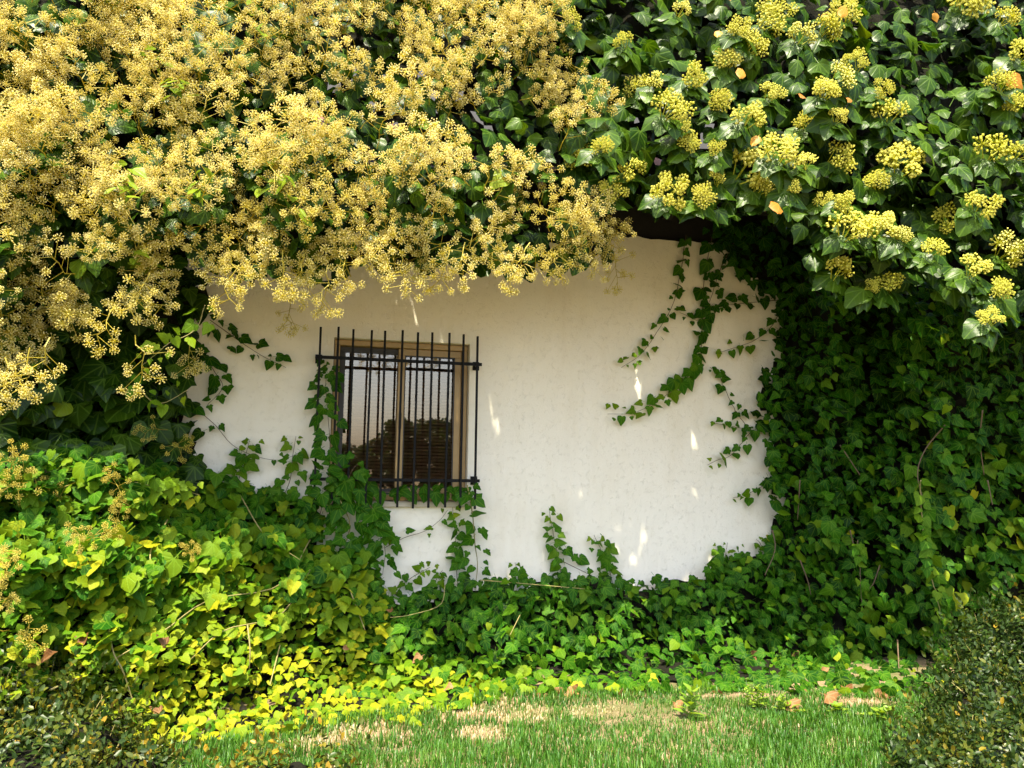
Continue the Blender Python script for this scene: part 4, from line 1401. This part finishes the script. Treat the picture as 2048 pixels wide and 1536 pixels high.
def spot(px, depth, r, h):
    """a lobe whose foot stands `depth` metres from the camera below picture column px"""
    v = rays(np.array([px]), np.array([768]))[0]
    v = np.array([v[0], v[1], 0]); v /= (v @ C_F)
    p = CAM + v * depth
    return (p[0], p[1], r, h)


boxwood('boxwood_bush', 'tall boxwood bush in the right corner with small glossy leaves', None,
        [spot(2010, 3.7, 0.36, 0.46), spot(2120, 3.6, 0.46, 0.58), spot(1955, 3.3, 0.26, 0.30), spot(2250, 3.4, 0.5, 0.58)], 301, 3200, tips=0.15)
boxwood('boxwood_bush', 'low boxwood hedge end in front of the lawn at the bottom right', None,
        [spot(1870, 2.85, 0.20, 0.17), spot(2000, 2.85, 0.30, 0.24), spot(2150, 2.8, 0.4, 0.30), spot(1950, 2.6, 0.26, 0.16)], 302, 2200, tips=0.3)
boxwood('boxwood_bush', 'boxwood bush with orange shoot tips in the bottom left corner', None,
        [spot(30, 2.9, 0.36, 0.44), spot(190, 2.75, 0.26, 0.28), spot(-130, 2.9, 0.42, 0.52), spot(320, 2.7, 0.16, 0.16), spot(80, 2.5, 0.3, 0.26)], 303, 2200, tips=0.45, base_t=0.33)
boxwood('boxwood_bush', 'orange tipped boxwood shoots poking up along the bottom edge of the lawn', None,
        [spot(490, 2.74, 0.08, 0.09), spot(560, 2.74, 0.08, 0.11), spot(625, 2.74, 0.08, 0.13), spot(690, 2.74, 0.08, 0.10)], 304, 60, leaf=(0.020, 0.034), tips=0.9, base_t=0.42)


# ------------------------------------------------------------------ lawn
DRY = [(1010, 1428, 150, 28), (1200, 1424, 130, 22), (960, 1468, 70, 26), (740, 1468, 130, 18), (640, 1486, 90, 14), (1480, 1396, 120, 8), (1720, 1408, 90, 10)]


def lawn():
    g = np.random.default_rng(401)
    n = 360000
    X = g.uniform(-3.2, 4.2, n); Y = g.uniform(-2.9, -0.35, n)
    P = np.stack([X, Y, 0 * X], -1)
    px, py = project(P)
    yb = np.interp(px, EDGE[:, 0], EDGE[:, 1])
    clump = Wob(402, 0.35)(X, Y); clump2 = Wob(403, 0.10)(X, Y)
    dry = np.zeros(n)
    for (cx, cy, rx, ry) in DRY:
        dry = np.maximum(dry, 1.25 - np.sqrt(((px - cx) / rx) ** 2 + ((py - cy) / ry) ** 2))
    dry = np.clip(dry * 0.9 + 0.3 * clump + 0.25 * clump2 + g.normal(0, 0.12, n), 0, 1)
    keep = (py > yb - 6 + 7 * clump2) & (g.random(n) < np.where(dry > 0.55, 0.38, np.where(dry > 0.3, 0.7, 1.0)) * np.clip(0.85 + 0.2 * clump2, 0.6, 1))
    X, Y, px, py, dry, clump, clump2 = (v[keep] for v in (X, Y, px, py, dry, clump, clump2))
    n = len(X)
    isdry = g.random(n) < np.clip(dry * 1.25 - 0.12, 0.015, 0.93)
    L = g.uniform(0.022, 0.056, n) * (1 + 0.35 * clump) * np.where(isdry, 0.55, 1.0)
    L = np.clip(L, 0.014, 0.10) * np.clip(0.75 + (py - 1400) / 350, 0.7, 1.15)
    w = g.uniform(0.0014, 0.0028, n)
    a = g.uniform(0, 6.28, n)
    lean = g.uniform(0.1, 0.75, n) + np.where(isdry, 0.6, 0)
    dx, dy = np.cos(a), np.sin(a)
    sx, sy = -dy, dx
    h1 = np.cos(lean * 0.5); o1 = np.sin(lean * 0.5); h2 = np.cos(lean * 1.3); o2 = np.sin(lean * 1.3)
    z0 = np.full(n, -0.004)
    V = np.empty((n, 5, 3))
    for k, sgn in ((0, -1), (1, 1)):
        V[:, k] = np.stack([X + sgn * sx * w, Y + sgn * sy * w, z0], -1)
        V[:, 2 + k] = np.stack([X + sgn * sx * w * 0.8 + dx * o1 * L * 0.55, Y + sgn * sy * w * 0.8 + dy * o1 * L * 0.55, h1 * L * 0.55], -1)
    V[:, 4] = np.stack([X + dx * (o1 * 0.55 + o2 * 0.45) * L, Y + dy * (o1 * 0.55 + o2 * 0.45) * L, np.maximum(h1 * 0.55 + h2 * 0.45, 0.1) * L], -1)
    F = (np.array([(0, 1, 3), (0, 3, 2), (2, 3, 4)])[None] + (np.arange(n) * 5)[:, None, None]).reshape(-1, 3)
    t = np.where(isdry, g.uniform(0.83, 1.0, n), np.clip(g.normal(0.32, 0.15, n) + 0.1 * clump, 0.02, 0.72))
    o = obj('grass', mesh_np('grass', V.reshape(-1, 3), F, M_GRASS, tint=np.repeat(t, 5)))
    o.color = (0, 0, 0, 1)
    tag(o, 'short lawn with dry straw patches in front of the ivy', 'grass', kind='stuff')


lawn()


# ------------------------------------------------------------------ fallen leaves and weeds
def fallen():
    g = np.random.default_rng(501)
    spots = [(1052, 1378, 0.075), (1085, 1390, 0.07), (1110, 1385, 0.08), (1135, 1388, 0.085), (1155, 1382, 0.08), (1210, 1372, 0.06), (1240, 1392, 0.05), (1180, 1392, 0.055), (1385, 1372, 0.06), (1435, 1384, 0.09),
             (1505, 1325, 0.08), (1512, 1310, 0.06), (1588, 1322, 0.09), (1600, 1385, 0.07), (1585, 1350, 0.07), (1645, 1345, 0.06), (1660, 1400, 0.08), (1690, 1375, 0.08), (1720, 1385, 0.08), (1750, 1390, 0.07), (1780, 1395, 0.07),
             (842, 1312, 0.07), (905, 1372, 0.06), (940, 1385, 0.06), (785, 1222, 0.05), (1270, 1230, 0.05), (690, 1300, 0.05), (75, 1332, 0.12), (150, 1300, 0.09), (330, 1290, 0.07), (320, 1425, 0.06), (345, 1295, 0.05)]
    ORDN = ['first', 'second', 'third', 'fourth', 'fifth', 'sixth', 'seventh', 'eighth', 'ninth', 'tenth', 'eleventh', 'twelfth', 'thirteenth', 'fourteenth']
    spots.sort()
    cnt = {}
    for (px, py, s) in spots:
        zone = ('among the leaves under the right ivy curtain' if px > 1480 else 'in the row along the ivy bed edge' if px > 1000 and py > 1360 else 'scattered in the ivy bed below the wall' if px > 760 else 'caught in the sunlit ivy mound')
        cnt[zone] = cnt.get(zone, 0) + 1
        lab = 'curled brown dead leaf, %s from the left %s' % (ORDN[cnt[zone] - 1], zone)
        cps = CP_RIGHT if px > 1640 else (CP_BED if px > 760 else CP_MOUND)
        d = max(float(interp(cps, np.array([px]), np.array([py]))[0]) + 0.03, float(ground_d(np.array([px]), np.array([py]))[0]) + 0.03)
        p = at1(px, py, d)
        s *= 0.8
        M = frames(np.array([[g.normal(0, 0.8), -0.3 + g.normal(0, 0.4), 0.8]]), g.normal(0, 1, (1, 3)))[0] * s
        k = int(g.integers(0, 4))
        o = bpy.data.objects.new('fallen_leaf', tpl_mesh(T_DEAD, k, M_DEAD))
        o.matrix_basis = Matrix(((M[0, 0], M[0, 1], M[0, 2], p[0]), (M[1, 0], M[1, 1], M[1, 2], p[1]), (M[2, 0], M[2, 1], M[2, 2], p[2]), (0, 0, 0, 1)))
        o.color = (float(g.uniform(0.2, 0.9)), 0, 0, 1)
        link(o)
        tag(o, lab, 'dead leaf', 'dead leaves along the ivy bed')
    for (px, py, s, lab) in ((1580, 1424, 0.085, 'single reddish brown leaf lying on the lawn grass at right'), (1352, 1424, 0.06, 'small orange brown leaf on the lawn beside the leafy weed'), (1655, 1408, 0.09, 'pale tan curled leaf at the ivy edge on the lawn')):
        p = gpt(px, py) + np.array([0, 0, 0.04])
        M = frames(np.array([[0.1, -0.6, 0.8]]), np.array([[0.2, -0.3, -0.5]]))[0] * s
        o = bpy.data.objects.new('fallen_leaf', tpl_mesh(T_DEAD, 0, M_DEAD))
        o.matrix_basis = Matrix(((M[0, 0], M[0, 1], M[0, 2], p[0]), (M[1, 0], M[1, 1], M[1, 2], p[1]), (M[2, 0], M[2, 1], M[2, 2], p[2]), (0, 0, 0, 1)))
        o.color = (0.75, 0, 0, 1)
        link(o)
        tag(o, lab, 'dead leaf')


fallen()


def weed(label, px, py, h, n, size, seed, spread=0.03):
    g = np.random.default_rng(seed)
    b = gpt(px, py)
    root = empty('weed', b, label, 'weed')
    ns = max(1, n // 14)
    P, N, T, S = [], [], [], []
    for q in range(ns):
        o = np.array([g.normal(0, spread), g.normal(0, spread), 0]) if q else np.zeros(3)
        top = b + o * 1.6 + np.array([g.normal(0, 0.015), g.normal(0, 0.015), h * g.uniform(0.75, 1.0)])
        obj('stem', MB().tube([o, top - b], [0.003, 0.0018], 5).mesh('stem', M_WEED), root)
        m = n // ns
        for j in range(m):
            u = (j + 1) / m
            a = j * 2.4
            P.append(b + o + (top - b - o) * (0.1 + 0.9 * u)); dr = np.array([math.cos(a), math.sin(a), 0.25 + 1.2 * u])
            T.append(dr); N.append(np.array([-math.cos(a) * (0.2 + u), -math.sin(a) * (0.2 + u), 1.0])); S.append(size * (1.15 - 0.5 * u) * g.uniform(0.85, 1.1))
    P, N, T, S = map(np.array, (P, N, T, S))
    leaf_objects(root, T_SHOOT, g.integers(0, 3, len(P)), frames(N, T), P, S, g.uniform(0.2, 1, len(P)), M_WEED)


weed('upright light green leafy weed at the edge of the lawn', 1380, 1445, 0.15, 16, 0.075, 601)
weed('bushy fine leaved weed between lawn and ivy at right', 1525, 1420, 0.11, 70, 0.035, 602, 0.06)
weed('low yellow green weed clump at the lawn edge below the curtain', 1680, 1432, 0.05, 42, 0.06, 603, 0.09)


# ------------------------------------------------------------------ trees across the garden (seen reflected in the window)
def tree(label, x, y, h, w, seed):
    g = np.random.default_rng(seed)
    root = empty('garden_tree', (x, y, 0), label, 'tree', 'trees across the garden')
    m = MB()
    m.tube([(0, 0, -0.05), (0.05, 0, h * 0.3), (0, 0.05, h * 0.6)], [0.14, 0.10, 0.05], 7)
    cl = []
    for k in range(16):
        a = g.uniform(0, 6.28); z = g.uniform(0.15, 0.92) * h; rr = w * g.uniform(0.25, 0.75) * (1.1 - abs(z / h - 0.55))
        c = np.array([rr * math.cos(a), rr * math.sin(a), z])
        m.tube([(0, 0, h * 0.3), c * 0.6 + np.array([0, 0, h * 0.12]), c], [0.05, 0.03, 0.012], 5)
        cl.append((c, w * g.uniform(0.28, 0.45)))
    obj('trunk', m.mesh('trunk', M_BARK, smooth=True), root)
    P = np.concatenate([c + unit(g.normal(0, 1, (300, 3))) * (r * g.random((300, 1)) ** 0.45) * np.array([1, 1, 0.8]) for c, r in cl])
    n = len(P)
    o0 = np.array(root.location)
    v, f, u, t = merge(T_SMALL, np.zeros(n, int), frames(g.normal(0, 1, (n, 3)), g.normal(0, 1, (n, 3))), P, g.uniform(0.14, 0.26, n), g.uniform(0, 1, n))
    o = obj('crown', mesh_np('crown', v, f, M_TREE, uv=u, tint=t), root)
    o.color = (0, 0, 0, 1)


TREES = [(0.9, 2.7, 1.3), (1.9, 3.0, 1.2), (2.7, 3.9, 0.9), (3.5, 3.1, 1.3), (4.3, 3.5, 1.4), (5.1, 3.9, 1.5), (6.0, 3.3, 1.3), (6.9, 2.9, 1.2), (7.7, 2.6, 1.2), (8.6, 2.4, 1.3)]
ORD = ['leftmost', 'second', 'tallest narrow', 'low rounded', 'middle', 'tallest broad', 'sixth', 'seventh', 'low bushy', 'rightmost']
for i, (x, h, w) in enumerate(TREES):
    tree(ORD[i] + ' tree of the garden treeline mirrored in the window glass', x, -36 + (i % 3) * 1.2, h, w, 700 + i)
